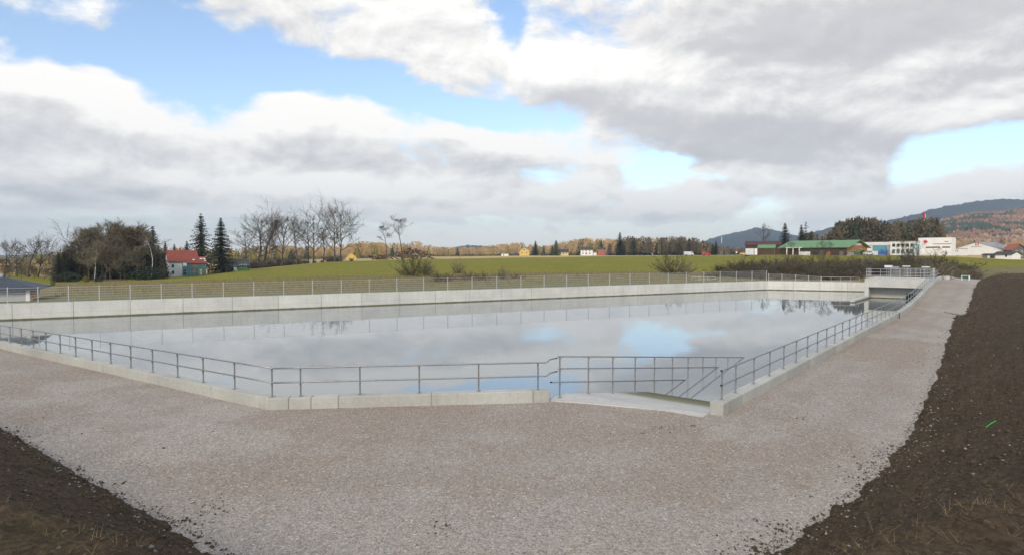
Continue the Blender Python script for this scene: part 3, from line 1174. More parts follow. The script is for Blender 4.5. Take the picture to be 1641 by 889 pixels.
def bracket_mesh(side):
    s = Vector((side[0], side[1], 0))
    return MB().tube([s * .0 + Vector((0, 0, -.10)), s * .05 + Vector((0, 0, -.09)), s * .085 + Vector((0, 0, -.05)), s * .085 + Vector((0, 0, .0))], .011, 5).mesh('bracket', mats=(M['steel'],))


def railing(label, cat, path, posts, heights, rail_r=.029, off=(0, 0), mat='steel', post_h=None, brackets=True, plates=True, group=None, cap0=False, cap1=False, name='railing'):
    """path: 3-D points on the top of the kerb; posts: 3-D points where posts stand; rails run beside the posts at the given heights"""
    p0 = Vector(path[0])
    root = thing(name, label, cat, p0, group)
    o3 = Vector((off[0], off[1], 0))
    for i, h in enumerate(heights):
        mb_ = MB()
        mb_.tube([Vector(p) + o3 + Vector((0, 0, h)) for p in path], rail_r, 8)
        ob = mb_.build('top_rail' if i == 0 else 'lower_rail', M[mat], root, smooth=True)
        if cap0 or cap1:
            e = Vector(path[0]) if cap0 else Vector(path[-1])
            f = Vector(path[1]) if cap0 else Vector(path[-2])
            dd = (e - f).normalized()
            c = e + o3 + Vector((0, 0, h))
            MB().tube([c - dd * .01, c + dd * .03], rail_r * 1.25, 8).build('end_cap', M['black'], ob)
    hp = post_h or heights[0]
    pm, plm = post_mesh(hp - .01)
    pm.materials[0] = M[mat]
    bm_ = bracket_mesh(off if off != (0, 0) else (0.0, -1.0))
    for q in posts:
        o = bpy.data.objects.new('post', pm)
        COL.objects.link(o); o.parent = root
        o.location = Vector(q) - p0
        if plates:
            b = bpy.data.objects.new('base_plate', plm)
            COL.objects.link(b); b.parent = o
        if brackets:
            for h in heights:
                b = bpy.data.objects.new('bracket', bm_)
                COL.objects.link(b); b.parent = o
                b.location = (0, 0, h)
    return root


def on_kerb(p, t, u, n_in, k=.5):
    q = p + u * t + n_in * KW * k
    return Vector((q[0], q[1], float(gz(*q)) + KH))


RC = isect(CO + NLi * KW * .5, UL, CO + NFi * KW * .5, UF)
RC3 = Vector((RC[0], RC[1], float(gz(*RC)) + KH))
# left kerb railing
lt = []
for px in (431, 376.4, 326, 285, 245, 210, 177.7, 148, 121.5, 96.7, 74, 53.5, 34.5, 16.5, 0):
    lt.append(along_px(CO + NLi * KW * .5, UL, px, 1.45))
stp = lt[-1] - lt[-2]
lt += [lt[-1] + stp * (i + 1) for i in range(8)]
lt = [t for t in lt if t < llen - .3]
lt[0] = .26
railing('long two-bar steel handrail on the kerb wall between the front corner and the grey hall', 'railing',
        [RC3] + [on_kerb(CO, t, UL, NLi) for t in lt[1:] + [llen]], [RC3 + Vector((UL[0], UL[1], 0)) * .06] + [on_kerb(CO, t, UL, NLi) for t in lt[1:]], (1.0, .50), off=tuple(-NLi * .0))
# front railing, bent up at its end
ft = [along_px(CO + NFi * KW * .5, UF, px, GZ + KH) for px in (482, 577, 672, 767, 862)]
fe = along_px(CO + NFi * KW * .5, UF, 881, GZ + KH)
path = [RC3 + Vector((.035, .012, 0))] + [on_kerb(CO, t, UF, NFi) for t in ft + [fe - .12]]
pe = Vector((PR0[0], PR0[1], 0))
pk = on_kerb(CO, fe, UF, NFi) + Vector((0, 0, .10))
path2 = path + [pk, Vector((pe.x, pe.y, pk.z + .005)) - Vector((UF[0], UF[1], 0)) * .1]
railing('short two-bar steel handrail across the front kerb, stepping up at the boat ramp', 'railing',
        path2, [on_kerb(CO, t, UF, NFi) for t in ft], (1.0, .50))
# ramp railing with three sloping bars that dip into the water
rt = [along_px(PR0, U, px, 2.0) for px in (897, 943, 982, 1018, 1049, 1078, 1103, 1127, 1148, 1167)]
root = thing('railing', 'three-bar steel handrail sloping down into the water beside the boat ramp', 'railing', (PR0[0], PR0[1], GZ))
ends = [(rt[0], 571.5, (1192, 561.5)), (rt[0], 591, (1150.5, 577.5)), (rt[0], 613, (1098.5, 596.5))]
tops = []
for i, (t0, y0, (xe, ye)) in enumerate(ends):
    d0 = PR0[1]
    z0 = CZ - (y0 - HOR) * d0 / F
    te = along_px(PR0, U, xe, 0.0)
    sl = z0 / te
    a = PR0 + U * (-.55 if i == 2 else -.1); b = PR0 + U * (te + 1.2)
    s0 = -.55 if i == 2 else -.1
    ob = MB().tube([(a[0], a[1], z0 - sl * s0), (b[0], b[1], z0 - sl * (te + 1.2))], .029, 8).build(('top_rail', 'middle_rail', 'lower_rail')[i], M['steel'], root, smooth=True)
    if i == 2:
        dd = Vector((U[0], U[1], -sl)).normalized()
        c = Vector((a[0], a[1], z0 - sl * s0))
        MB().tube([c - dd * .04, c + dd * .01], .031, 8).build('end_cap', M['black'], ob)
    tops.append((z0, sl))
for t in rt:
    z1 = tops[0][0] - tops[0][1] * t
    zb = GZ if t < .8 else GZ - .02 - (t - .75) * sl_
    q = PR0 + U * t
    po = MB().tube([(q[0], q[1], zb - .02), (q[0], q[1], z1)], .029, 8).build('post', M['steel'], root)
    if zb > 0:
        MB().box((q[0], q[1], zb + .01), (.15, .12, .03)).build('base_plate', M['steel'], po)
    for z0, sl in tops:
        z = z0 - sl * t
        if z > -.1:
            s = Vector((NU[0], NU[1], 0))
            c = Vector((q[0], q[1], z))
            MB().tube([c + Vector((0, 0, -.10)), c + s * .05 + Vector((0, 0, -.09)), c + s * .07 + Vector((0, 0, -.04)), c + s * .05], .011, 5).build('bracket', M['steel'], po)
# right kerb railing up to the outlet
r_first = along_px(R0 - NU * KW * .55, U, 1156.5, GZ + KH)
tt = [r_first, r_first + 1.35] + [r_first + 1.35 + 2.0 * i for i in range(1, 40)]
tt = [t for t in tt if t < 82.5]
railing('long two-bar steel handrail on the kerb wall along the gravel track, rising towards the outlet', 'railing',
        [on_kerb(R0, t, U, -NU, .55) for t in [tt[0] - .04] + tt[1:] + [83.2]], [on_kerb(R0, t, U, -NU, .55) for t in tt], (1.0, .50), cap0=True, off=tuple(NU * .0))


def deck_a(px, b):
    """deck coordinate along the front edge that shows in photo column px"""
    lo, hi = -2, 16
    for _ in range(40):
        m = (lo + hi) / 2
        if proj((*op(m, b), 4.4))[0] < px:
            lo = m
        else:
            hi = m
    return lo


# deck railings
def drail(label, pts, nposts, heights=(1.42, .95, .48), posts=None):
    P = [Vector((*op(a, b), DZ)) for a, b in pts]
    if posts is None:
        seg = [(P[i + 1] - P[i]).length for i in range(len(P) - 1)]
        tot = sum(seg)
        posts = []
        for k in range(nposts + 1):
            s = tot * k / nposts
            for i, L in enumerate(seg):
                if s <= L + 1e-6:
                    posts.append(P[i].lerp(P[i + 1], s / L)); break
                s -= L
    return railing(label, 'railing', P, posts, heights, .033, mat='steel_light', brackets=False)


drail('three-bar railing along the water edge of the outlet deck', [(.12, 4.4), (.12, .12), (WID - .9, .12)], 10)
drail('three-bar railing on the far edge of the outlet deck, behind the gate boxes', [(2.2, 9.3), (deck_a(1499, 9.3), 9.3), (deck_a(1499, 9.3), 5.2)], 9)

# sluice gate heads on the deck
def gate_head(a, b, label, w, hbox, top, mat, flat):
    q = op(a, b)
    root = thing('sluice_gate_head', label, 'gate drive', (q[0], q[1], DZ), 'gate drives on the outlet deck')
    for s in (-.26, .26):
        c = q + e1 * s
        MB().tube([(c[0], c[1], DZ), (c[0], c[1], top - hbox)], .035, 8).build('pedestal', M['steel'], root)
    c = q
    MB().box((c[0], c[1], top - hbox / 2), (w, .6, hbox), ax=(*e1, 0), ay=(*e2, 0)).build('gearbox', M[mat], root)
    if flat:
        MB().box((c[0], c[1], top - hbox - .12), (w * .8, .4, .14), ax=(*e1, 0), ay=(*e2, 0)).build('cross_beam', M['steel'], root)
    MB().tube([(c[0], c[1], DZ), (c[0], c[1], top - hbox - .05)], .035, 6).build('spindle', M['steel'], root)


def z_at(p, row):
    return CZ - (row - HOR) * p[1] / F


for px, row, w, hb, mt, fl_, lb in ((1424, 425.3, 1.05, .36, 'offwhite', 0, 'thick white gate drive box, the tallest one on the outlet deck'),
                                    (1434.5, 427.2, 1.0, .16, 'greyroof', 1, 'flat grey gate drive right next to the thick white box on the deck'),
                                    (1452.5, 426.0, 1.0, .14, 'offwhite', 0, 'flat pale gate drive standing alone halfway along the outlet deck'),
                                    (1483.5, 427.2, 1.0, .14, 'offwhite', 0, 'flat pale gate drive at the track end of the outlet deck')):
    a = deck_a(px, 8.0)
    gate_head(a, 8.0, lb.replace('right next', 'close'), w, hb, z_at(op(a, 8.0), row), mt, fl_)

# ------------------------------------------------------------------ mesh fence on the far wall
FX = [12.4, 61.2, 110, 159.3, 208.8, 258.6, 308, 358, 406.8, 454.7, 501, 547, 591.8, 636, 678.8, 717.5, 756.5, 796, 834.8, 872, 908, 943, 976.8, 1009.5, 1040.5, 1070.8, 1099.7, 1127.6, 1154, 1180, 1205, 1228.3]


def mesh_panel(p, q, zb, h0, h1, root, nh=7, sp=.16):
    mb_ = MB()
    p, q = Vector((p[0], p[1], 0)), Vector((q[0], q[1], 0))
    L = (q - p).length
    d = (q - p) / L
    nrmv = Vector((-d.y, d.x, 0))
    for i in range(nh):
        f = i / (nh - 1)
        za, zc = zb + .06 + (h0 - .10) * f, zb + .06 + (h1 - .10) * f
        th = .026 if i in (0, nh - 1) else .017
        c = (p + q) / 2 + Vector((0, 0, (za + zc) / 2))
        dz = (zc - za)
        ax = (d * L + Vector((0, 0, dz))).normalized()
        mb_.box(c, (L - .05, .012, th), ax=ax, ay=nrmv, az=ax.cross(nrmv))
    n = int(L / sp)
    for i in range(1, n):
        f = i / n
        h = h0 + (h1 - h0) * f
        c = p + d * L * f
        mb_.box(c + Vector((0, 0, zb + .06 + (h - .10) / 2)), (.006, .006, h - .10), ax=d, ay=nrmv)
    return mb_.build('mesh_panel', M['steel_light'], root)


def fence(label, base, u, n_out, tp, hs, xs_mat='steel_light', pw=.08):
    pts = [base + u * t + n_out * .12 for t in tp]
    root = thing('mesh_fence', label, 'fence', (pts[0][0], pts[0][1], WT))
    for q, h in zip(pts, hs):
        MB().box((q[0], q[1], WT - .02 + (h + .07) / 2), (pw, pw, h + .07), ax=(*u, 0), ay=(*n_out, 0)).build('post', M[xs_mat], root)
    for i in range(len(pts) - 1):
        mesh_panel(pts[i], pts[i + 1], WT - .02, hs[i], hs[i + 1], root)
    return root


tp = [along_px(B0 + NB * .12, UB, x, WT) for x in FX]
st0 = tp[1] - tp[0]
pre = []
t = tp[0] - st0
while t > float((LC - B0) @ UB) + .2:
    pre.insert(0, t); t -= st0
tp = pre + tp
hs = [float(np.interp(t, [tp[0], tp[len(pre) + 13], tp[-1]], [1.55, 1.74, 1.92])) for t in tp]
fence('tall galvanised mesh fence with many posts on top of the long far wall', B0, UB, NB, tp, hs)
tp = [along_px(B1 + NE * .12, UE, x, WT) for x in (1231.5, 1253, 1275, 1295.5, 1315.6)]
fence('low mesh fence stepping down from the tall fence corner along the end wall', B1, UE, NE, tp, [1.38, 1.32, 1.22, 1.1, .95])
tp = [along_px(B1 + NE * .12, UE, x, WT) for x in (1316.5, 1331.7, 1347, 1363, 1377)]
P = [Vector((*(B1 + UE * t + NE * .12), WT)) for t in tp]
railing('plain two-bar handrail on the end wall between the low mesh fence and the outlet', 'railing', P, P, (.85, .12), .035, mat='steel_light', brackets=False)
# low goal-like frame behind the tall fence
pA, pB = ground_at(1109, 120), ground_at(1147, 121)
pts = [pA.lerp(pB, f) for f in (0, .33, .66, 1)]
railing('low white bar frame on the mown strip just behind the tall fence', 'rail frame', [pA, pB], pts, (.62, .1), .035, mat='offwhite', brackets=False, plates=False, name='rail_frame')

# ------------------------------------------------------------------ buildings
def Z(row, d):
    return CZ - (row - HOR) * d / F


def Xp(px, d):
    return (px - CX) / F * d


def slab(pts, th, m=0, mb_=None):
    """thick sheet from a planar polygon, thickness along its normal downwards"""
    pts = [Vector(p) for p in pts]
    n = (pts[1] - pts[0]).cross(pts[2] - pts[0]).normalized()
    if n.z < 0:
        n = -n
    mb_ = mb_ or MB()
    k = len(pts)
    vs_ = pts + [p - n * th for p in pts]
    fs_ = [tuple(range(k)), tuple(range(2 * k - 1, k - 1, -1))] + [(i, (i + 1) % k, k + (i + 1) % k, k + i) for i in range(k)]
    return mb_.add(vs_, fs_, m)


class Bld:
    """gabled building on a ground parallelogram A (far end of the long side), C (near corner), R (gable far corner)"""
    def __init__(self, name, label, cat, A, C, R, z0, ze, zr, wall, roof, over=.35, ridge=True, th=.16, over_g=.35):
        self.A, self.C, self.R = (V2(q) for q in (A, C, R))
        self.D = self.A + self.R - self.C
        self.z0, self.ze, self.zr = z0, ze, zr
        self.root = thing(name, label, cat, (self.C[0], self.C[1], z0))
        self.l = nrm(self.A - self.C); self.g = nrm(self.R - self.C)
        A, C, R, D = self.A, self.C, self.R, self.D
        mb_ = MB()
        zb = z0 - 1.0
        if ridge:
            m1, m2 = (C + R) / 2, (A + D) / 2
            v = [(*C, zb), (*R, zb), (*D, zb), (*A, zb), (*C, ze), (*R, ze), (*D, ze), (*A, ze), (*m1, zr - .02), (*m2, zr - .02)]
            mb_.add(v, [(0, 1, 5, 8, 4), (2, 3, 7, 9, 6), (0, 4, 7, 3), (1, 2, 6, 5), (4, 8, 9, 7), (5, 6, 9, 8)])
            mb_.build('wall', M[wall], self.root)
            rise = (zr - ze) / (np.linalg.norm(R - C) / 2)
            l_, g_ = self.l, self.g
            rb = MB()
            for s0, sgn in ((C, -1), (R, 1)):
                e0 = s0 + g_ * sgn * over - l_ * over_g
                e1_ = s0 + (A - C) + g_ * sgn * over + l_ * over_g
                t0, t1 = m1 - l_ * over_g, m2 + l_ * over_g
                ze_ = ze - rise * over + .05
                slab([(*e0, ze_ + th), (*e1_, ze_ + th), (*t1, zr + th + .03), (*t0, zr + th + .03)], th, 0, rb)
            self.roof = rb.build('roof', M[roof], self.root)
        else:
            mb_.prism([C, R, D, A], zb, ze)
            mb_.build('wall', M[wall], self.root)
            o = over
            l_, g_ = self.l, self.g
            self.roof = MB().prism([C - l_ * o - g_ * o, R - l_ * o + g_ * o, D + l_ * o + g_ * o, A + l_ * o - g_ * o], ze + .004, ze + .22).build('roof', M[roof], self.root)

    def plane(self, side):
        if side == 'long':
            o, u = self.C, self.l
            n = -self.g
        elif side == 'gable':
            o, u = self.C, self.g
            n = -self.l
        return o, u, n

    def patch(self, side, a0, a1, z0, z1, mat, name='panel', proud=.05, th=.1, parent=None):
        """a slab set on the wall plane; a0..a1 along the wall from the near corner, heights above the base"""
        o, u, n = self.plane(side)
        c = o + u * (a0 + a1) / 2 + n * (proud - th / 2)
        return MB().box((c[0], c[1], self.z0 + (z0 + z1) / 2), (abs(a1 - a0), th, abs(z1 - z0)), ax=(*u, 0), ay=(*n, 0)).build(name, M[mat], parent or self.root)

    def window(self, side, a0, a1, z0, z1, frame='white', pane='glass', name='window', mull=0):
        o, u, n = self.plane(side)
        w = min(.12, (a1 - a0) * .12)
        mb_ = MB()
        def bar(x0, x1, y0, y1):
            c = o + u * (x0 + x1) / 2 + n * .03
            mb_.box((c[0], c[1], self.z0 + (y0 + y1) / 2), (x1 - x0, .12, y1 - y0), ax=(*u, 0), ay=(*n, 0))
        bar(a0, a1, z0, z0 + w); bar(a0, a1, z1 - w, z1); bar(a0, a0 + w, z0 + w, z1 - w); bar(a1 - w, a1, z0 + w, z1 - w)
        for k in range(mull):
            x = a0 + (a1 - a0) * (k + 1) / (mull + 1)
            bar(x - w / 2, x + w / 2, z0 + w, z1 - w)
        fr = mb_.build(name, M[frame], self.root)
        c = o + u * (a0 + a1) / 2 + n * .012
        MB().box((c[0], c[1], self.z0 + (z0 + z1) / 2), (a1 - a0 - 2 * w + .01, .03, z1 - z0 - 2 * w + .01), ax=(*u, 0), ay=(*n, 0)).build('pane', M[pane], fr)
        return fr

    def chimney(self, f, mat='brick', h=.9, side=0.0, w=.5):
        m1, m2 = (self.C + self.R) / 2, (self.A + self.D) / 2
        c = m1 + (m2 - m1) * f + self.g * side
        return MB().box((c[0], c[1], self.zr + h / 2 - .3), (w, w, h + .6)).build('chimney', M[mat], self.roof)


def front_house(name, label, cat, x0, x1, d, row_e, row_r, depth, wall, roof, ridge='x', wins=(), skew=None, over=.3, base=None, frame='white', flat=False, pane='glass', th=.16):
    """house whose front spans photo columns x0..x1 at distance d; ridge along x (eaves to us) or y (gable to us); wins: columns and rows"""
    d_old = d
    d = remap((x0 + x1) / 2, d)
    k_ = d / d_old
    depth *= k_; over *= k_; th *= k_
    if skew is None:
        skew = -.96 * ((x0 + x1) / 2 - CX) / F * (x1 - x0) * d / F
    z0 = terr((x0 + x1) / 2, d) if base is None else Z(base, d)
    L, Rr = np.array([Xp(x0, d), d]), np.array([Xp(x1, d + skew), d + skew])
    w = nrm(Rr - L)
    bk = np.array([-w[1], w[0]]) * depth
    ze, zr = Z(row_e, d), Z(row_r, d)
    if ridge == 'x':
        b = Bld(name, label, cat, Rr, L, L + bk, z0, ze, zr, wall, roof, over=over, ridge=not flat, th=th)   # long side is the front
        side = 'long'
    else:
        b = Bld(name, label, cat, L + bk, L, Rr, z0, ze, zr, wall, roof, over=over, ridge=not flat, th=th)
        side = 'gable'
    b.d = d
    b.x0 = x0
    b.k = float(np.linalg.norm(Rr - L)) / (x1 - x0)
    for (wx0, wx1, r0, r1, *rest) in wins:
        b.window(side, (wx0 - x0) * b.k, (wx1 - x0) * b.k, Z(r1, d) - z0, Z(r0, d) - z0, frame, *(rest or [pane]))
    b.side = side
    return b


def fpatch(b, x0, x1, r0, r1, mat, name='panel', proud=.05, th=.1):
    d = b.d
    return b.patch(b.side, (x0 - b.x0) * b.k, (x1 - b.x0) * b.k, Z(r1, d) - b.z0, Z(r0, d) - b.z0, mat, name, proud, th)


# red-roofed white house by the conifers
b = front_house('house', 'white house with a red tiled roof and glazed conservatory, beside two tall conifers', 'house', 270, 318, 139, 419.5, 402.5, 6.5, 'white', 'redroof', over=.35, base=446)
d, kx = b.d, b.k
o, u, n = b.plane('long')


def hp(px, row, off):
    q = o + u * (px - 270) * kx + n * off
    return Vector((q[0], q[1], Z(row, d)))


def hbox(x0, x1, r0, r1, off, th, mat, name, parent=None, mb_=None):
    a_, b_ = hp(x0, r1, off), hp(x1, r0, off)
    c = (a_ + b_) / 2
    own = mb_ is None
    mb_ = mb_ or MB()
    mb_.box(c, (abs(x1 - x0) * kx, th, abs(b_.z - a_.z)), ax=(*u, 0), ay=(*n, 0))
    return mb_.build(name, M[mat], parent or b.root) if own else None


hbox(291.5, 329, 421.5, 446, .9, 1.7, 'paleglass', 'conservatory_glass')
mb = MB()
for i, px in enumerate((291.5, 297.5, 304, 310, 316.5, 323, 329)):
    hbox(px - .35, px + .35, 421.2, 446, 1.82 + .01 * (i % 2), .2, None, '', mb_=mb)
for row in (428.5, 436):
    hbox(291.5, 329, row - .4, row + .4, 1.85, .16, None, '', mb_=mb)
mb.build('conservatory_frame', M['teal'], b.root)
hbox(307.5, 311.5, 431.5, 440.5, 1.80, .12, 'timber', 'door'); hbox(318.5, 322.5, 431.5, 441, 1.80, .12, 'yellow', 'door')
hbox(306, 315, 424, 428, 1.80, .10, 'timber', 'timber_board')
hbox(292, 298, 421.5, 426.5, 1.98, .12, 'white', 'balcony_board'); hbox(292, 297, 433, 440, 1.80, .1, 'dark', 'door_opening')
hbox(275, 278.5, 424, 429, .05, .1, 'glass', 'window'); hbox(275, 278.5, 434, 439, .05, .1, 'glass', 'window')
rb = MB()
p1_, p2_, p3_, p4_ = hp(298, 422, 2.3), hp(331, 422.3, 2.3), hp(331, 411.5, -2.2), hp(298, 411.5, -2.2)
slab([p1_, p2_, p3_, p4_], .2, 0, rb)
lr = rb.build('porch_roof', M['redroof'], b.root)
for x0, x1, f in ((308.5, 312, .42), (321, 325, .58), (326, 330, .58), (327.5, 330, .30)):
    def rp_(x, f_):
        g_ = (x - 298) / 33
        return p1_.lerp(p2_, g_).lerp(p4_.lerp(p3_, g_), f_) + Vector((0, 0, .10))
    slab([rp_(x0, f), rp_(x1, f), rp_(x1, f + .16), rp_(x0, f + .16)], .08).build('roof_window', M['offwhite'], lr)
b.chimney(.45, 'brick', 1.2, 0, .7)

# small dark-roofed garden house
d = 165
b = front_house('garden_house', 'small dark-roofed garden house with green boards, uphill of the red-roofed house', 'house', 366, 399, d, 426.5, 416.5, 6, 'wood', 'darkroof', over=.4)
fpatch(b, 374, 380, 427, 434, 'white', 'white_panel')
fpatch(b, 381, 398, 427, 433.5, 'greenpaint', 'green_boards')
b.window('long', 18 * b.k, 22 * b.k, 1.4, 2.8)
b.window('long', 25 * b.k, 29 * b.k, 1.4, 2.8)

# grey hall close behind the fence
pn = along_px(B0 + NB * 5.0, UB, 44, WT)
c0 = B0 + NB * 5.0 + UB * pn                          # near right corner of the grey wall
zb0 = 1.15
d = float(c0[1])
zev = Z(461.5, d)
zrd = Z(441.5, d + 6)
root = thing('pool_hall', 'low grey hall with a dark blue hipped roof and an orange side panel', 'building', (c0[0], c0[1], zb0))
HD = 6.2
pr = c0
ll = c0 - UB * 26
MB().prism([ll, c0, c0 + NB * HD, ll + NB * HD], zb0 - .6, zev).build('wall', M['cladding'], root)
MB().box((*(c0 + UB * .06 - NB * .02), (zb0 - .5 + zev) / 2), (.34, .34, zev - zb0 + .5 - .02), ax=(*UB, 0), ay=(*NB, 0)).build('corner_post', M['white'], root)
hz_ = zev - zb0
q = c0 + NB * 3.3 + UB * .04
MB().box((*q, zb0 + hz_ * .66), (.10, 5.6, hz_ * .64), ax=(*UB, 0), ay=(*NB, 0)).build('side_panel', M['orange'], root)
MB().box((*q, zb0 + hz_ * .10), (.14, 5.6, hz_ * .44), ax=(*UB, 0), ay=(*NB, 0)).build('white_base', M['white'], root)
fr = MB().box((*(q + UB * .03), zb0 + hz_ * .68), (.12, 4.6, .34), ax=(*UB, 0), ay=(*NB, 0)).build('window', M['greywood'], root)
MB().box((*(q + UB * .06), zb0 + hz_ * .68), (.10, 4.3, .24), ax=(*UB, 0), ay=(*NB, 0)).build('pane', M['glass'], fr)
MB().box((*(c0 + NB * (HD - .5) + UB * .10), (zb0 - .5 + zev) / 2), (.12, .22, zev - zb0 + .4), ax=(*UB, 0), ay=(*NB, 0)).build('drain_pipe', M['white'], root)
lg = c0 - UB * 13
MB().box((*(lg - NB * .10), zb0 + .02), (25.6, .16, .14), ax=(*UB, 0), ay=(*NB, 0)).build('white_plinth', M['white'], root)
ov = .75
ea, eb = ll - NB * ov - UB * ov, pr + UB * 1.0 - NB * ov
ec, ed_ = pr + UB * 1.0 + NB * (HD + ov), ll + NB * (HD + ov) - UB * ov
rg0, rg1 = ll + NB * 3.1 + UB * 4, c0 - UB * 2.4 + NB * 3.1
ze_ = zev - .02
rb = MB()
v = [(*ea, ze_), (*eb, ze_), (*ec, ze_), (*ed_, ze_), (*rg0, zrd), (*rg1, zrd)]
v2 = [(x, y, z - .14) for x, y, z in v[:4]]
rb.add(v + v2, [(0, 1, 5, 4), (1, 2, 5), (2, 3, 4, 5), (3, 0, 4), (6, 7, 1, 0), (7, 8, 2, 1), (8, 9, 3, 2), (9, 6, 0, 3), (9, 8, 7, 6)])
rf = rb.build('roof', M['slate'], root)
sk0, sk1 = rg0 + UB * 1, rg1 - UB * .2
MB().tube([(*sk0, zrd + .05), (*sk1, zrd + .05)], .30, 8).build('ridge_light', M['greyroof'], rf)

# houses along the far edge of the fields
front_house('house', 'bright yellow gabled house, partly hidden by the dark hedge', 'house', 555, 571, 262, 413, 406, 6, 'yellow', 'yellow', ridge='y', wins=((559, 561.5, 413.5, 416), (565, 567.5, 413.5, 416)), over=.5)
front_house('shed', 'small flat white shed at the edge of the stubble field', 'shed', 803.5, 815, 450, 407, 406, 6, 'white', 'greyroof', flat=True, wins=((806, 808, 408, 410),))
b = front_house('house', 'yellow gabled house with a grey roof, next to a dark round conifer', 'house', 832.5, 848.5, 480, 402.5, 397, 9, 'yellow', 'greyroof', ridge='y', over=.6,
                wins=((835.5, 837.5, 404, 406.5), (843, 845, 404, 406.5), (839, 841.5, 399.5, 401.8)))
front_house('shed', 'dark square shed between the yellow houses', 'shed', 866, 873.5, 455, 406, 405, 5, 'wood', 'darkroof', flat=True)
b = front_house('house', 'pale yellow house with a grey-brown roof beside small conifers', 'house', 894.5, 911, 485, 404, 399.5, 9, 'paleyellow', 'darkroof', over=.6,
                wins=((897, 899, 405, 407.5), (902, 904, 405, 407.5), (906.5, 908.5, 405, 407.5)))
b.chimney(.4, 'white', 1.0)
b = front_house('house', 'two-storey white house with a dark roof among the far trees', 'house', 930.5, 950, 490, 400.5, 397, 9, 'white', 'darkroof', over=.6,
                wins=((933, 935, 401.5, 403.3), (938, 940, 401.5, 403.3), (944, 946, 401.5, 403.3), (933, 935, 405, 407.5), (938, 940.5, 405, 408), (944, 946, 405, 407.5)))
front_house('annex', 'low white annex between the white house and the red house', 'shed', 950.8, 956, 492, 405, 404, 5, 'white', 'darkroof', flat=True, over=.1)
b = front_house('house', 'red house with a dark flat-looking roof at the edge of the dark wood', 'house', 957.5, 970, 480, 399.5, 397.5, 8, 'brick', 'darkroof', over=.5,
                wins=((959.5, 961.5, 401, 403), (965, 967, 401, 403), (959.5, 961.5, 405, 407), (965, 967, 405, 407)))
front_house('shed', 'grey garage against the red house', 'shed', 970.6, 974, 478, 402.5, 401.5, 6, 'greywood', 'darkroof', flat=True, over=.1)

# brown hall
d = 292
b = front_house('workshop_hall', 'brown hall with a maroon metal roof and white lower doors', 'building', 1194, 1250, d, 393, 387.3, 9, 'wood', 'brownroof', over=.5)
fpatch(b, 1194.4, 1208, 398.5, 408.5, 'offwhite', 'white_door', .06)
fpatch(b, 1209, 1213.5, 398.5, 408.5, 'white', 'white_door', .07)
# low green-roofed store
d = 270
b = front_house('store', 'low dark store with a green metal roof in front of the brown hall', 'building', 1214.5, 1241, d, 398, 393, 7, 'wood', 'greenroof', over=.3)
fpatch(b, 1240.2, 1241, 398, 408, 'greywood', 'corner_post', .1)
# large green-roofed hall, gable end with warm timber
dC = 262
C_ = (Xp(1356, dC), dC)
Agr = (Xp(1252, 283), 283); Rgr = (Xp(1389, 276), 276)
zg = terr(1340, 262)
b = Bld('timber_hall', 'large hall with a long green metal roof and a warm timber gable', 'building', Agr, C_, Rgr, zg, Z(396.5, dC), Z(385.6, 268), 'wood', 'greenroof', over=1.0, over_g=1.4, th=.25)
gl = float(np.linalg.norm(b.R - b.C)); L_ = float(np.linalg.norm(b.A - b.C))
ehe = b.ze - b.z0
hr = b.zr - b.z0
# timber gable board, set proud of the end wall
o, u, n = b.plane('gable')
gb = MB()
pts = [o + u * .1, o + u * (gl - .1)]
v = []
for off in (.09, .0):
    for (a, z) in ((.1, ehe * .42), (gl - .1, ehe * .42), (gl - .1, ehe - .1), (gl / 2, hr - .25), (.1, ehe - .1)):
        q = o + u * a + n * off
        v.append((q[0], q[1], b.z0 + z))
gb.add(v, [(0, 1, 2, 3, 4), (9, 8, 7, 6, 5)] + [(i, (i + 1) % 5, 5 + (i + 1) % 5, 5 + i) for i in range(5)])
gb.build('gable_boards', M['timber'], b.root)
b.patch('gable', gl * .30, gl * .70, ehe + (hr - ehe) * .28, ehe + (hr - ehe) * .62, 'offwhite', 'gable_panel', .16)
for k in range(4):
    b.window('gable', gl * (.16 + k * .17), gl * (.26 + k * .17), ehe * .62, ehe * .92, 'white', 'paleglass')
for k in range(5):
    b.window('gable', gl * (.06 + k * .13), gl * (.16 + k * .13), .3, ehe * .38, 'white', 'paleglass')
b.patch('gable', gl * .78, gl * .98, 0, ehe * .42, 'white', 'white_panel', .14)
b.window('gable', gl * .83, gl * .87, .8, ehe * .34, 'teal'); b.window('gable', gl * .90, gl * .94, .8, ehe * .34, 'teal')
b.patch('gable', 0.05, gl * .76, 0, .3, 'white', 'plinth', .13)
# small green porch roof on the gable
q0, q1 = o + u * gl * .32 + n * 2.2, o + u * gl * .72 + n * 2.2
qm0, qm1 = (o + u * gl * .52 + n * 2.4), (o + u * gl * .52 + n * .1)
zp = b.z0 + ehe * .46; zq = b.z0 + ehe * .72
rb = MB()
slab([(*q0, zp), (*(q0 - n * 2.1), zp), (*qm1, zq), (*qm0, zq)], .12, 0, rb)
slab([(*q1, zp), (*(q1 - n * 2.1), zp), (*qm1, zq), (*qm0, zq)], .12, 0, rb)
rb.build('porch_roof', M['greenroof'], b.root)
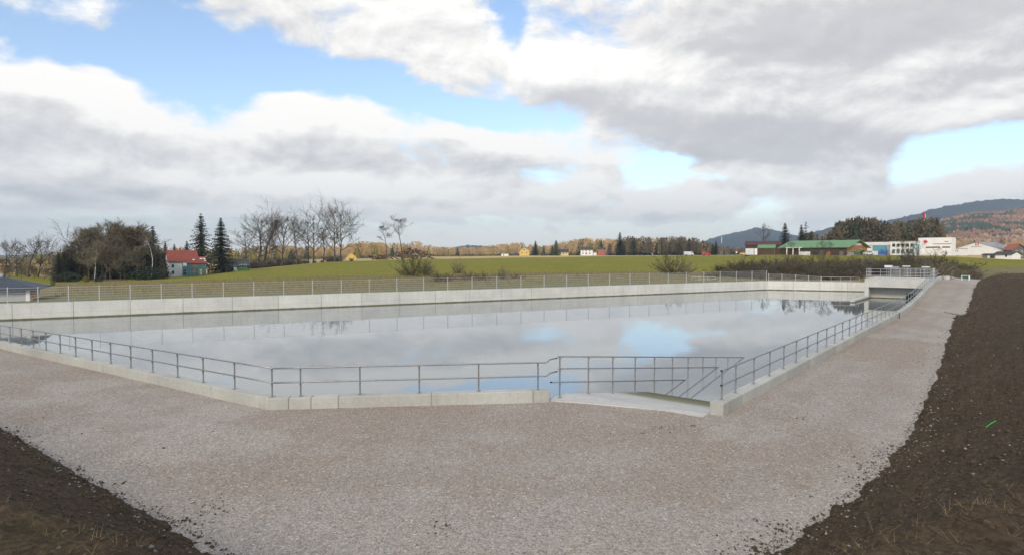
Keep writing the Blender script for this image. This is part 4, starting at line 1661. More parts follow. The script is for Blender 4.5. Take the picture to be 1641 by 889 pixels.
# long side: grey panels, openings and a white-framed canopy
for k in range(6):
    b.patch('long', L_ * (.04 + .052 * k * 1.9), L_ * (.10 + .052 * k * 1.9), .2, ehe * (.55 + .1 * (k % 2)), ('greywood', 'wood', 'timber', 'greywood', 'dark', 'wood')[k], 'board_panel', .06)
o, u, n = b.plane('long')
cq = MB()
z1 = b.z0 + ehe * .95
a0, a1 = L_ * .66, L_ * .86
for a in (a0, (a0 + a1) / 2, a1):
    c = o + u * a + n * 3.0
    cq.box((c[0], c[1], (b.z0 + z1) / 2), (.35, .35, z1 - b.z0), ax=(*u, 0), ay=(*n, 0))
c = o + u * (a0 + a1) / 2 + n * 1.6
cq.box((c[0], c[1], z1 + .2), (a1 - a0 + .6, 3.2, .38), ax=(*u, 0), ay=(*n, 0))
cq.build('canopy', M['white'], b.root)
c = o + u * (a0 * .985 - 2.6) + n * 4.0
# row of white stacked boards beside the canopy
wroot = thing('board_fence', 'row of upright white boards in front of the green-roofed hall', 'fence', (c[0], c[1], b.z0))
for k in range(7):
    q = c + u * (k * .72 - 2.0)
    MB().box((q[0], q[1], b.z0 + .9), (.60, .08, 1.9 + .12 * (k % 3)), ax=(*u, 0), ay=(*n, 0)).build('board', M['white'], wroot)

# blue and white industrial building
d = 300
b = front_house('showroom', 'white showroom with a blue glazed front next to the timber gable', 'building', 1384, 1427, d, 393.5, 388, 9, 'offwhite', 'offwhite', flat=True, over=.5)
fpatch(b, 1398, 1421, 394.5, 402.5, 'teal', 'glass_band_frame', .08)
b.window('long', (1399 - 1384) * b.k, (1409 - 1384) * b.k, Z(402, b.d) - b.z0, Z(395, b.d) - b.z0, 'teal', 'glass', mull=2)
b.window('long', (1410 - 1384) * b.k, (1420.5 - 1384) * b.k, Z(402, b.d) - b.z0, Z(395, b.d) - b.z0, 'teal', 'glass', mull=2)
fpatch(b, 1407, 1422, 402.8, 409.5, 'blue', 'blue_panel', .25, .3)
fpatch(b, 1411, 1416, 400.5, 405, 'blue', 'blue_sign', .45, .2)
fpatch(b, 1386, 1397, 402.5, 409, 'greywood', 'garage_door', .06)
fpatch(b, 1384, 1427, 388.6, 393.2, 'offwhite', 'roof_fascia', .5, .3)
# white building with glazing behind bare trees
d = 288
b = front_house('office_block', 'white flat-roofed office with dark glazing behind the bare young trees', 'building', 1426, 1466, d, 388, 387, 9, 'white', 'offwhite', flat=True, over=.3)
for k in range(5):
    b.window('long', (1429 + 7.4 * k - 1426) * b.k, (1434 + 7.4 * k - 1426) * b.k, Z(396, b.d) - b.z0, Z(391, b.d) - b.z0, 'greywood')
    b.window('long', (1429 + 7.4 * k - 1426) * b.k, (1434 + 7.4 * k - 1426) * b.k, Z(406.5, b.d) - b.z0, Z(400, b.d) - b.z0, 'greywood', 'paleglass')
c = (Xp(1471, 284), 284)
pr_ = thing('sign_portal', 'blue-white portal frame in front of the office', 'frame', (*c, terr(1471, 284)))
zt = Z(393.5, 284); zb_ = terr(1471, 284)
for k, x in enumerate((1463, 1471)):
    MB().box((Xp(x, 284), 284, (zb_ + zt) / 2), (.45, .45, zt - zb_), ).build('post', M['teal'], pr_)
MB().box((Xp(1467, 284), 284, zt + .25), (2.9, .45, .5)).build('beam', M['teal'], pr_)
# tall white building with a red stripe
d = 302
b = front_house('factory_building', 'tall white building with a red stripe, a red star mark and dark window bands', 'building', 1470.5, 1524, d, 382.3, 381.5, 6, 'white', 'offwhite', flat=True, over=.05)
fpatch(b, 1494, 1524, 391.2, 392.2, 'red', 'red_stripe', .08)
for (x0, x1) in ((1483, 1506.5), (1509.5, 1522)):
    b.window('long', (x0 - 1470.5) * b.k, (x1 - 1470.5) * b.k, Z(397.8, b.d) - b.z0, Z(395.8, b.d) - b.z0, 'greywood', 'glass', mull=4)
o, u, n = b.plane('long')
st = MB()
for k in range(3):
    c = o + u * (1482.5 - 1470.5) * b.k + n * .1
    an = math.pi * k / 3
    st.box((c[0], c[1], Z(387.8, b.d)), (1.9, .08 + .004 * k, .42), ax=(math.cos(an) * u[0], math.cos(an) * u[1], math.sin(an)), ay=(*n, 0), az=(-math.sin(an) * u[0], -math.sin(an) * u[1], math.cos(an)))
st.build('star_mark', M['red'], b.root)
fpatch(b, 1512.8, 1518.6, 387.6, 388.6, 'dark', 'dark_lettering', .06)
d = 304
b = front_house('entrance_annex', 'low white annex with three small windows between the tall building and the arched hall', 'building', 1524.4, 1539.5, d, 399, 398.2, 8, 'white', 'greyroof', flat=True, over=.15,
                wins=((1525.6, 1527.2, 400.8, 403.5), (1530.6, 1532.2, 400.8, 403.5), (1533.2, 1534.8, 400.8, 403.5)))
# low-pitched white hall with red emblem
d = 345
b = front_house('exhibition_hall', 'wide white hall with a low pitched gable and a red square letter sign', 'building', 1527, 1602.5, d, 399.6, 389.2, 22, 'white', 'greyroof', ridge='y', over=.5)
fpatch(b, 1563, 1568.6, 389.9, 394.3, 'red', 'red_sign', .12)
o, u, n = b.plane('gable')
lt_ = MB()
def lbar(x, r, w, h, tilt=0.0, off=.17):
    c = o + u * (x - 1527) * b.k + n * off
    ct, s_ = math.cos(tilt), math.sin(tilt)
    lt_.box((c[0], c[1], Z(r, b.d)), (w, .06, h), ax=(ct * u[0], ct * u[1], s_), ay=(*n, 0), az=(-s_ * u[0], -s_ * u[1], ct))
lbar(1564.7, 392.1, .24, 1.2); lbar(1565.9, 391.0, .62, .22, off=.172); lbar(1566.9, 391.6, .22, .5, off=.174); lbar(1565.9, 392.2, .62, .2, off=.176); lbar(1566.6, 393.2, .24, .8, .5, off=.178)
lt_.build('letter', M['white'], b.root)
for k, (x, w) in enumerate(((1558, 1.0), (1562, 1.6), (1567, 1.8), (1572, .9))):
    c = o + u * (x - 1527) * b.k + n * .05
    MB().box((c[0], c[1], Z(396.2, b.d)), (w, .05, .22), ax=(*u, 0), ay=(*n, 0)).build('small_lettering', M['greywood'], b.root)
# sheds and barn at the edge of the track's view
d = 236
b = front_house('shed', 'small weathered grey shed beside the white cottage', 'shed', 1573.5, 1587, d, 408.8, 407.2, 4, 'greywood', 'darkroof', over=.2, base=415.3)
fpatch(b, 1582, 1586, 410, 414, 'offwhite', 'door')
d = 233
b = front_house('cottage', 'long white cottage with a dark roof in front of the grey barn', 'house', 1592, 1621, d, 408.2, 404.0, 6, 'white', 'darkroof', over=.5, base=416)
b.window('long', (1610.5 - 1592) * b.k, (1613.5 - 1592) * b.k, 1.0, 1.9, 'greywood')
fpatch(b, 1592, 1594.6, 408.6, 416, 'greywood', 'corner_boards', .08)
dC = 241
zbn = Z(416, dC)
b = Bld('barn', 'grey timber barn with an orange-red roof at the end of the row', 'barn', (Xp(1606, 252), 252), (Xp(1621, dC), dC), (Xp(1644, 246), 246), zbn, Z(400.5, dC), Z(391.3, 243), 'greywood', 'redroof2', over=.8, over_g=.8, th=.2)
for (a, z) in ((.25, 2.9), (.62, 2.9), (.25, .9), (.62, .9)):
    L0 = float(np.linalg.norm(b.R - b.C))
    b.window('gable', L0 * a, L0 * (a + .13), z, z + .6, 'white', 'glass')
# red mast sign above the trees
d = 620
zt = Z(342, d)
rt_ = thing('mast_sign', 'red sign mast rising above the dark conifers', 'mast', (Xp(1479, d), d, 6))
MB().tube([(Xp(1479, d), d, 5), (Xp(1479, d), d, zt - 6)], [1.1, .8], 8).build('mast', M['offwhite'], rt_)
MB().box((Xp(1479, d), d, zt - 2.7), (1.9, 1.6, 5.2)).build('sign_box', M['red'], rt_)
MB().box((Xp(1480.1, d), d - .97, zt - 3.3), (.4, .12, 4.2)).build('sign_stripe', M['white'], rt_)
# transmitter on the far hill
d = 4300
zt = Z(379, d)
tm = thing('hill_mast', 'thin white transmitter tower on the flank of the far blue hill', 'mast', (Xp(1156, d), d, Z(388, d)))
MB().tube([(Xp(1156, d), d, Z(392, d)), (Xp(1156, d), d, zt)], [3.2, 2.0], 6).build('shaft', M['white'], tm)
MB().tube([(Xp(1156, d), d, Z(385, d)), (Xp(1156, d), d, Z(383.5, d))], 4.5, 8).build('platform', M['white'], tm)


# ---- vehicles
def vehicle(kind, label, px, d, L, H, mat, heading=0.0):
    k_ = remap(px, d) / d
    d *= k_; L *= k_; H *= k_
    p = ground_at(px, d)
    root = thing({'van': 'parked_van', 'car': 'parked_car'}[kind], label, kind, p)
    c, s = math.cos(heading), math.sin(heading)
    ax, ay = Vector((c, s, 0)), Vector((-s, c, 0))
    W2 = .9 * k_
    if kind == 'van':
        side = [(-.5, .16), (.5, .16), (.5, .45), (.43, .55), (.34, .95), (.28, 1.0), (-.49, 1.0), (-.5, .96)]
    else:
        side = [(-.5, .2), (.5, .2), (.5, .52), (.3, .62), (.14, .98), (-.28, 1.0), (-.44, .66), (-.5, .6)]
    mb_ = MB()
    k = len(side)
    v = [p + ax * (x * L) + ay * (sg * W2 * (1.0 if z < .7 else .86)) + Vector((0, 0, z * H)) for sg in (-1, 1) for x, z in side]
    mb_.add(v, [tuple(range(k))[::-1], tuple(range(k, 2 * k))] + [(i, (i + 1) % k, k + (i + 1) % k, k + i) for i in range(k)])
    body = mb_.build('body', M[mat], root)
    for x0, x1 in (((.20, .36),) if kind == 'van' else ((-.33, -.10), (-.07, .17))):
        z0, z1 = (.56, .88) if kind == 'van' else (.66, .92)
        pts = []
        for o_ in (.93, .85):
            for x, z in ((x0, z0), (x1, z0), (x1 - (.03 if x1 > 0 else 0), z1), (x0, z1)):
                pts.append(p + ax * (x * L) - ay * (W2 * o_ + .03) + Vector((0, 0, z * H)))
        MB().add(pts, [(0, 1, 2, 3), (7, 6, 5, 4)] + [(i, (i + 1) % 4, 4 + (i + 1) % 4, 4 + i) for i in range(4)]).build('side_window', M['glass'], root)
    for x in (-.31, .31):
        for sg in (-1, 1):
            q = p + ax * (x * L) + Vector((0, 0, .32 * k_))
            MB().tube([q + ay * sg * (W2 - .16), q + ay * sg * (W2 + .02)], .33 * k_, 12).build('wheel', M['black'], root)


vehicle('van', 'white van parked at the field edge before the dark wood', 1103.5, 300, 4.6, 2.0, 'offwhite')
vehicle('car', 'red car parked at the field edge beyond the white van', 1131.5, 302, 4.0, 1.5, 'red')
vehicle('car', 'yellow car parked close to the brown hall', 1190.5, 296, 2.9, 1.25, 'yellow')
vehicle('car', 'pale car parked before the timber gable', 1391, 258, 3.6, 1.35, 'offwhite')
rs_ = ground_at(1180, remap(1180, 290))
sg_ = thing('road_sign', 'small white sign on a post in front of the dark trees', 'sign', rs_)
MB().tube([rs_, rs_ + Vector((0, 0, 1.6))], .06, 6).build('post', M['steel'], sg_)
MB().box(rs_ + Vector((0, -.1, 1.75)), (.8, .06, .8)).build('board', M['white'], sg_)

# ---- log pile and log loader by the field
def logs(label, px0, px1, d, h, seed, n):
    r = random.Random(seed)
    k_ = remap((px0 + px1) / 2, d) / d
    d *= k_; h *= k_
    p0_, p1_ = ground_at(px0, d), ground_at(px1, d)
    root = thing('log_pile', label, 'log pile', (p0_ + p1_) / 2)
    L = (p1_ - p0_).length
    for i in range(n):
        t = min(max(r.gauss(.5, .24), 0.01), .99)
        top = h * max(0.0, math.sin(math.pi * t)) ** .7
        z = r.random() * top
        c = p0_.lerp(p1_, t) + Vector((0, r.uniform(-1.5, 1.5), z + .1))
        an = r.gauss(math.pi / 2, .7)
        dv = Vector((math.cos(an), math.sin(an), r.gauss(0, .22))) * r.uniform(1.2, 2.4) * 1.3
        rad = r.uniform(.2, .36)
        mb_ = MB().tube([c - dv, c + dv], rad, 6, 0)
        mb_.m[-1] = mb_.m[-2] = 1
        mb_.build('log', (M['logs'], M['logend']), root)


logs('heap of cut logs and brushwood on the green field edge, behind the grey bush', 627, 692, 245, 4.4, 3, 120)
logs('small scattered heap of logs close to the two tall bare trees', 598, 622, 250, 2.0, 8, 34)

# ---- small things along the track
sp = R0 + U * 88.0
def on_track(px, t, up=0.0):
    """point on the track: photo column px at the row across, t metres along the kerb"""
    q = R0 + U * t
    lo, hi = 0.0, 14.0
    for _ in range(40):
        m = (lo + hi) / 2
        p = q + NU * m
        if proj((p[0], p[1], float(gz(*p))))[0] < px:
            lo = m
        else:
            hi = m
    p = q + NU * lo
    return Vector((p[0], p[1], float(gz(*p)) + up))


pa, pb = on_track(1541.5, 84), on_track(1553, 83.2)
sg_ = thing('sign_board', 'low green board between two white posts at the far end of the gravel track', 'sign', (pa + pb) / 2)
for q in (pa, pb):
    MB().box(q + Vector((0, 0, .30)), (.12, .12, .66)).build('post', M['white'], sg_)
mid = (pa + pb) / 2
dv = (pb - pa)
MB().box(mid + Vector((0, 0, .36)), (dv.length - .13, .06, .34), ax=dv.normalized(), ay=Vector((0, 0, 1)).cross(dv.normalized())).build('board', M['greenpaint'], sg_)
MB().box(mid + Vector((0, 0, .60)), (dv.length - .13, .08, .07), ax=dv.normalized(), ay=Vector((0, 0, 1)).cross(dv.normalized())).build('top_bar', M['white'], sg_)
q = on_track(1517, 85)
ms = thing('shaft_ring', 'grey concrete shaft ring with a lid beside the outlet, past the track', 'shaft', q)
MB().tube([q, q + Vector((0, 0, .42))], .42, 14).build('ring', M['deck'], ms)
MB().tube([q + Vector((0, 0, .424)), q + Vector((0, 0, .5))], .34, 14).build('lid', M['steel'], ms)
q = on_track(1525.5, 85)
ms = thing('valve_box', 'very small grey valve box near the shaft ring at the track end', 'box', q)
MB().box(q + Vector((0, 0, .12)), (.4, .35, .3)).build('body', M['steel'], ms)
MB().box(q + Vector((0, 0, .30)), (.46, .4, .05)).build('lid', M['deck'], ms)
pa, pb = on_track(1501.5, 86), on_track(1512, 87)
railing('low grey bar fence beside the outlet deck at the track end', 'rail frame', [pa, pb], [pa, (pa + pb) / 2, pb], (.5, .25), .035, brackets=False, plates=False, name='rail_frame')
tk = along_px(R0 + NU * .12, U, 1441.3, 1.3)
q = R0 + U * tk + NU * .12
zq = float(gz(*q))
st_ = thing('marker_stake', 'short dark stake standing against the kerb along the gravel track', 'stake', (q[0], q[1], zq))
MB().tube([(q[0], q[1], zq - .1), (q[0], q[1], zq + .42)], [.03, .026], 6).build('stake', M['black'], st_)
MB().box((q[0], q[1], zq + .43), (.07, .07, .05)).build('stake_cap', M['steel'], st_)

# ------------------------------------------------------------------ vegetation
class NM:
    """numpy-friendly collector for triangles and tubes"""
    def __init__(self):
        self.v, self.f = [], []
        self.n = 0

    def tube(self, pts, rs, k):
        pts = [np.asarray(p, float) for p in pts]
        m = len(pts)
        base = self.n
        for i, p in enumerate(pts):
            t = pts[min(i + 1, m - 1)] - pts[max(i - 1, 0)]
            t = t / (np.linalg.norm(t) + 1e-9)
            a = np.array([0, 0, 1.]) if abs(t[2]) < .9 else np.array([1., 0, 0])
            s = np.cross(t, a); s /= np.linalg.norm(s)
            w = np.cross(s, t)
            for j in range(k):
                an = 2 * math.pi * j / k
                self.v.append(p + (s * math.cos(an) + w * math.sin(an)) * rs[i])
        for i in range(m - 1):
            for j in range(k):
                a, b = base + i * k + j, base + i * k + (j + 1) % k
                c, d = a + k, b + k
                self.f.append((a, b, d)); self.f.append((a, d, c))
        self.n += m * k

    def blade(self, p, q, w, r):
        """thin triangle from p to q"""
        p, q = np.asarray(p, float), np.asarray(q, float)
        t = q - p
        s = np.cross(t, np.array([r.gauss(0, 1), r.gauss(0, 1), r.gauss(0, 1)]))
        s = s / (np.linalg.norm(s) + 1e-9) * w
        self.v += [p - s, p + s, q]
        self.f.append((self.n, self.n + 1, self.n + 2))
        self.n += 3

    def tri(self, a, b, c):
        self.v += [a, b, c]
        self.f.append((self.n, self.n + 1, self.n + 2))
        self.n += 3

    def mesh(self, name, mat):
        me = bpy.data.meshes.new(name)
        V = np.array(self.v, np.float32); Fq = np.array(self.f, np.int32)
        me.vertices.add(len(V)); me.loops.add(Fq.size); me.polygons.add(len(Fq))
        me.vertices.foreach_set('co', V.ravel())
        me.loops.foreach_set('vertex_index', Fq.ravel())
        me.polygons.foreach_set('loop_start', np.arange(0, Fq.size, 3, dtype=np.int32))
        me.polygons.foreach_set('loop_total', np.full(len(Fq), 3, np.int32))
        me.update(calc_edges=True)
        me.materials.append(mat)
        return me


def unit(v):
    return v / (np.linalg.norm(v) + 1e-9)


def bare_tree(seed, H=16.0, spread=.42, clear=.22, upright=.55, limbs=11, sub=6, sub2=5, twigs=4, twig_w=.028, r0=.30, twig_l=1.0, mats=('bark', 'twig'), lean=0.0, fork=False):
    r = random.Random(seed)
    tr, cr_ = NM(), NM()
    # trunk
    pts, rs = [], []
    p = np.array([0., 0., -.3]); d = unit(np.array([r.gauss(0, .03) + lean, r.gauss(0, .03), 1.]))
    nseg = 9
    for i in range(nseg + 1):
        pts.append(p.copy()); rs.append(r0 * (1 - i / (nseg + .8)) ** .8 * (1.35 if i == 0 else 1))
        d = unit(d + np.array([r.gauss(0, .07), r.gauss(0, .07), .04]))
        p = p + d * (H * .92 + .3) / nseg
    tr.tube(pts, rs, 7)

    def at(ps, t):
        x = t * (len(ps) - 1); i = min(int(x), len(ps) - 2)
        return ps[i] + (ps[i + 1] - ps[i]) * (x - i)

    def limb(p, d, L, rad, level):
        n = (5, 4, 3)[level - 1]
        q = p.copy(); ps = [q.copy()]
        for i in range(n):
            d = unit(d + np.array([r.gauss(0, .16), r.gauss(0, .16), r.gauss(.06 if level < 3 else .03, .10)]))
            q = q + d * L / n
            ps.append(q.copy())
        cr_.tube(ps, [rad * (1 - .8 * i / n) for i in range(n + 1)], (5, 3, 3)[level - 1])
        if level < 3:
            m = (sub, sub2)[level - 1]
            for k in range(m):
                t = .28 + .72 * (k + r.random()) / m
                c = at(ps, min(t, 1))
                ax = unit(np.array([r.gauss(0, 1), r.gauss(0, 1), r.gauss(0, .7)]))
                dd = unit(d * .75 + ax * .75 + np.array([0, 0, .12]))
                limb(c, dd, L * (.48 if level == 1 else .5) * r.uniform(.7, 1.25), max(rad * .55, twig_w * .9), level + 1)
        else:
            for k in range(twigs):
                c = at(ps, r.uniform(.2, 1))
                dd = unit(d + np.array([r.gauss(0, .6), r.gauss(0, .6), r.gauss(.1, .5)]))
                cr_.blade(c, c + dd * twig_l * r.uniform(.6, 1.3), twig_w, r)

    for k in range(limbs):
        t = clear + (1 - clear) * (k + r.random() * .8) / limbs
        c = at(pts, min(t, .995))
        an = k * 2.4 + r.uniform(-.5, .5)
        el = upright + r.uniform(-.2, .2) + .3 * t
        d = np.array([math.cos(an) * math.cos(el), math.sin(an) * math.cos(el), math.sin(el)])
        env = math.sin(math.pi * min(1, (t - clear) / (1 - clear) * .8 + .22)) ** .7
        limb(c, d, H * spread * env * r.uniform(.8, 1.15), rs[min(int(t * nseg), nseg)] * .68, 1)
    return tr.mesh('trunk', M[mats[0]]), cr_.mesh('crown', M[mats[1]]), H


def conifer(seed, H=18.0, R=3.2, base=.06, droop=.28, levels=30, per=9, ragged=.25, mats=('bark', 'needle'), gap=0.0):
    r = random.Random(seed)
    tr, cr_ = NM(), NM()
    tr.tube([(0, 0, -.3), (r.gauss(0, .06), r.gauss(0, .06), H * .5), (r.gauss(0, .1), 0, H * .985)], [.26, .17, .03], 7)
    for i in range(levels):
        t = (i + r.random() * .6) / levels
        z = H * (base + (1 - base) * t)
        rad = R * (1 - t) ** .82 * (1 - .25 * math.exp(-t * 9)) + .12
        for k in range(per):
            if r.random() < gap:
                continue
            an = 2 * math.pi * (k + r.random()) / per + i
            L = rad * r.uniform(1 - ragged * 1.6, 1 + ragged)
            ca, sa = math.cos(an), math.sin(an)
            n = 4
            prev = np.array([0, 0, z])
            for j in range(1, n + 1):
                x = j / n
                zz = z - L * droop * x * (1.5 - .7 * x) + r.gauss(0, .05)
                q = np.array([ca * L * x, sa * L * x, zz])
                w = .16 + .34 * (1 - x) * L * .35
                side = np.array([-sa, ca, 0])
                for s in (-1, 1):
                    tip = q + side * s * (w + r.uniform(.1, .35)) + np.array([ca, sa, 0]) * r.uniform(-.05, .25) + np.array([0, 0, -r.uniform(.08, .42)])
                    cr_.tri(prev + np.array([0, 0, .08]), q, tip)
                cr_.tri(prev + side * .07, prev - side * .07, q + np.array([0, 0, -.10 - r.random() * .25]))
                prev = q
    return tr.mesh('trunk', M[mats[0]]), cr_.mesh('crown', M[mats[1]]), H


def bush(seed, H=3.5, W_=2.2, stems=46, twigs=9, w=.02, mats=('bark', 'twig_grey'), round_=.5):
    r = random.Random(seed)
    tr, cr_ = NM(), NM()
    for i in range(stems):
        an = r.uniform(0, 2 * math.pi)
        el = math.asin(min(1, max(.12, r.gauss(.72, .25))))
        L = H * r.uniform(.65, 1.06) * (round_ + (1 - round_) * math.sin(el))
        d = np.array([math.cos(an) * math.cos(el) * W_ / H * 1.7, math.sin(an) * math.cos(el) * W_ / H * 1.7, math.sin(el)])
        b = np.array([r.gauss(0, W_ * .18), r.gauss(0, W_ * .18), -.15])
        ps = [b]
        for k in range(3):
            d = d + np.array([r.gauss(0, .10), r.gauss(0, .10), .03])
            ps.append(ps[-1] + d * L / 3)
        (tr if i < stems // 3 else cr_).tube(ps, [.035, .025, .018, .008], 3)
        for k in range(twigs):
            t = r.uniform(.25, 1.0) * 2.999
            j = int(t)
            c = ps[j] + (ps[j + 1] - ps[j]) * (t - j)
            dd = unit(d + np.array([r.gauss(0, .55), r.gauss(0, .55), r.gauss(.1, .4)]))
            tip = c + dd * L * r.uniform(.16, .34)
            cr_.blade(c, tip, w, r)
            for _ in range(3):
                c2 = c + (tip - c) * r.uniform(.2, .9)
                cr_.blade(c2, c2 + unit(dd + np.array([r.gauss(0, .8), r.gauss(0, .8), r.gauss(0, .6)])) * L * r.uniform(.08, .18), w * .8, r)
    return tr.mesh('stems', M[mats[0]]), cr_.mesh('twigs', M[mats[1]]), H


def evergreen_bush(seed, H=3.0, R=1.6, n=900, mat='needle'):
    r = random.Random(seed)
    tr, cr_ = NM(), NM()
    tr.tube([(0, 0, -.2), (0, 0, H * .6)], [.12, .04], 5)
    for i in range(n):
        a = r.uniform(0, 2 * math.pi); z = r.random()
        rad = R * math.sin(math.pi * (z * .82 + .16)) ** .7 * r.uniform(.55, 1.08) * (1 + .18 * math.sin(3 * a + seed))
        c = np.array([math.cos(a) * rad, math.sin(a) * rad, H * z])
        o = unit(np.array([math.cos(a), math.sin(a), .4]))
        u1 = unit(np.array([r.gauss(0, 1), r.gauss(0, 1), r.gauss(0, 1)])) * r.uniform(.10, .24)
        u2 = unit(np.cross(o, u1)) * r.uniform(.08, .16)
        cr_.tri(c - u1, c + u2, c + u1 + o * .1)
    return tr.mesh('stems', M['bark']), cr_.mesh('foliage', M[mat]), H


PROTO = {}


def proto(key, fn, *a, **k):
    PROTO[key] = fn(*a, **k)


for i in range(4):
    proto(f'oak{i}', bare_tree, 20 + i, 16, spread=.52 + .03 * i, clear=.22, upright=.36, limbs=13, sub=6, sub2=5, twigs=4, twig_w=.020)
for i in range(3):
    proto(f'ash{i}', bare_tree, 40 + i, 18, spread=.37, clear=.30, upright=.52, limbs=13, sub=5, sub2=5, twigs=4, twig_l=.9, twig_w=.020)
for i in range(2):
    proto(f'pole{i}', bare_tree, 60 + i, 17, spread=.25, clear=.55, upright=.55, twig_w=.022, limbs=9, sub=6, sub2=5, twigs=5, twig_l=.8, r0=.2)
for i in range(3):
    proto(f'wood{i}', bare_tree, 70 + i, 15, spread=.34, clear=.16, upright=.85, limbs=15, sub=7, sub2=5, twigs=6, twig_w=.036, twig_l=1.1, mats=('bark', 'twig_grey'), r0=.18)
proto('redwood', bare_tree, 77, 15, spread=.33, clear=.18, upright=.85, limbs=14, sub=7, sub2=5, twigs=6, twig_w=.036, mats=('bark', 'twig_red'), r0=.18)
proto('birch', bare_tree, 80, 17, spread=.26, clear=.42, upright=.7, limbs=12, sub=6, sub2=5, twigs=5, twig_w=.022, mats=('birch_bark', 'twig_grey'), r0=.17)
proto('birch_thin', bare_tree, 82, 16, spread=.24, clear=.30, upright=.8, limbs=12, sub=6, sub2=4, twigs=5, mats=('birch_bark', 'twig_grey'), r0=.14)
for i in range(3):
    proto(f'young{i}', bare_tree, 90 + i, 9, spread=.36, clear=.12, upright=.95, limbs=11, sub=4, sub2=3, twigs=3, twig_w=.014, twig_l=.7, r0=.10)
proto('spruce0', conifer, 1, 20, R=5.4, base=.16, droop=.36, levels=34, per=11, ragged=.36, gap=.18)
proto('spruce1', conifer, 2, 20, R=5.6, base=.03, droop=.24, levels=44, per=13, ragged=.2)
proto('spruce2', conifer, 3, 18, R=4.0, base=.05, droop=.32, levels=36, per=10, ragged=.28)
proto('spruce3', conifer, 5, 16, R=3.2, base=.12, droop=.30, levels=32, per=10, ragged=.34, gap=.08)
proto('pine', conifer, 8, 17, R=3.0, base=.45, droop=.05, levels=14, per=7, ragged=.5, gap=.2)
proto('yew', conifer, 9, 10, R=3.1, base=.02, droop=.10, levels=30, per=11, ragged=.14, mats=('bark', 'needle_lit'))
for i in range(3):
    proto(f'bush{i}', bush, 100 + i, 3.4, 2.3, 54, 10)
    proto(f'redbush{i}', bush, 110 + i, 3.0, 2.4, 54, 10, mats=('bark', 'twig_red'))
    proto(f'olivebush{i}', bush, 120 + i, 3.4, 2.4, 58, 11, mats=('bark', 'twig_olive'))
    proto(f'hedge{i}', bush, 130 + i, 2.6, 2.3, 80, 12, w=.03, mats=('bark', 'twig'))
for i in range(2):
    proto(f'evergreen{i}', evergreen_bush, 140 + i, 3.0, 1.7, 1100)
proto('golden', evergreen_bush, 150, 3.0, 1.0, 700, 'yellow_foliage') if 'yellow_foliage' in M else None
M['yellow_foliage'] = simple('golden_foliage', (.20, .15, .03), .9, .35, 1.2, space='obj')
proto('golden', evergreen_bush, 150, 3.0, 1.0, 900, 'yellow_foliage')
proto('willow', evergreen_bush, 151, 3.0, .8, 700, 'needle_lit')


def plant(key, px, d, row_top, name, label, cat, group=None, width=1.0, sink=0.0, base=None):
    """one plant: photo column, distance, photo row of its top"""
    a, b, H = PROTO[key]
    d = remap(px, d)
    g = ground_at(px, d)
    if base is not None:
        g.z = Z(base, d)
    h = Z(row_top, d) - g.z
    s = h / H
    root = thing(name, label, cat, g - Vector((0, 0, sink)), group)
    root.rotation_euler = (0, 0, rng.uniform(0, 6.28))
    root.scale = (s * width, s * width, s)
    for me in (a, b):
        o = bpy.data.objects.new(me.name.split('.')[0], me)
        COL.objects.link(o); o.parent = root
    return root


def pname(me):
    return me


# pair of tall conifers by the white house and smaller ones behind it
plant('spruce0', 323, 150, 342, 'spruce_tree', 'tallest dark conifer with loose ragged boughs, beside the red-roofed house', 'tree', 'conifers near the white house')
plant('spruce1', 355, 152, 349, 'spruce_tree', 'dense pointed dark conifer with boughs to the ground, next to the ragged taller one', 'tree', 'conifers near the white house')
plant('spruce3', 300, 172, 386, 'spruce_tree', 'small conifer top showing above the middle of the red roof', 'tree', 'conifers near the white house')
plant('spruce3', 280, 176, 391, 'spruce_tree', 'smallest conifer top showing above the end of the red roof', 'tree', 'conifers near the white house')
plant('spruce2', 265.5, 160, 387, 'spruce_tree', 'narrow conifer rising at the gable end of the white house', 'tree', 'conifers near the white house')
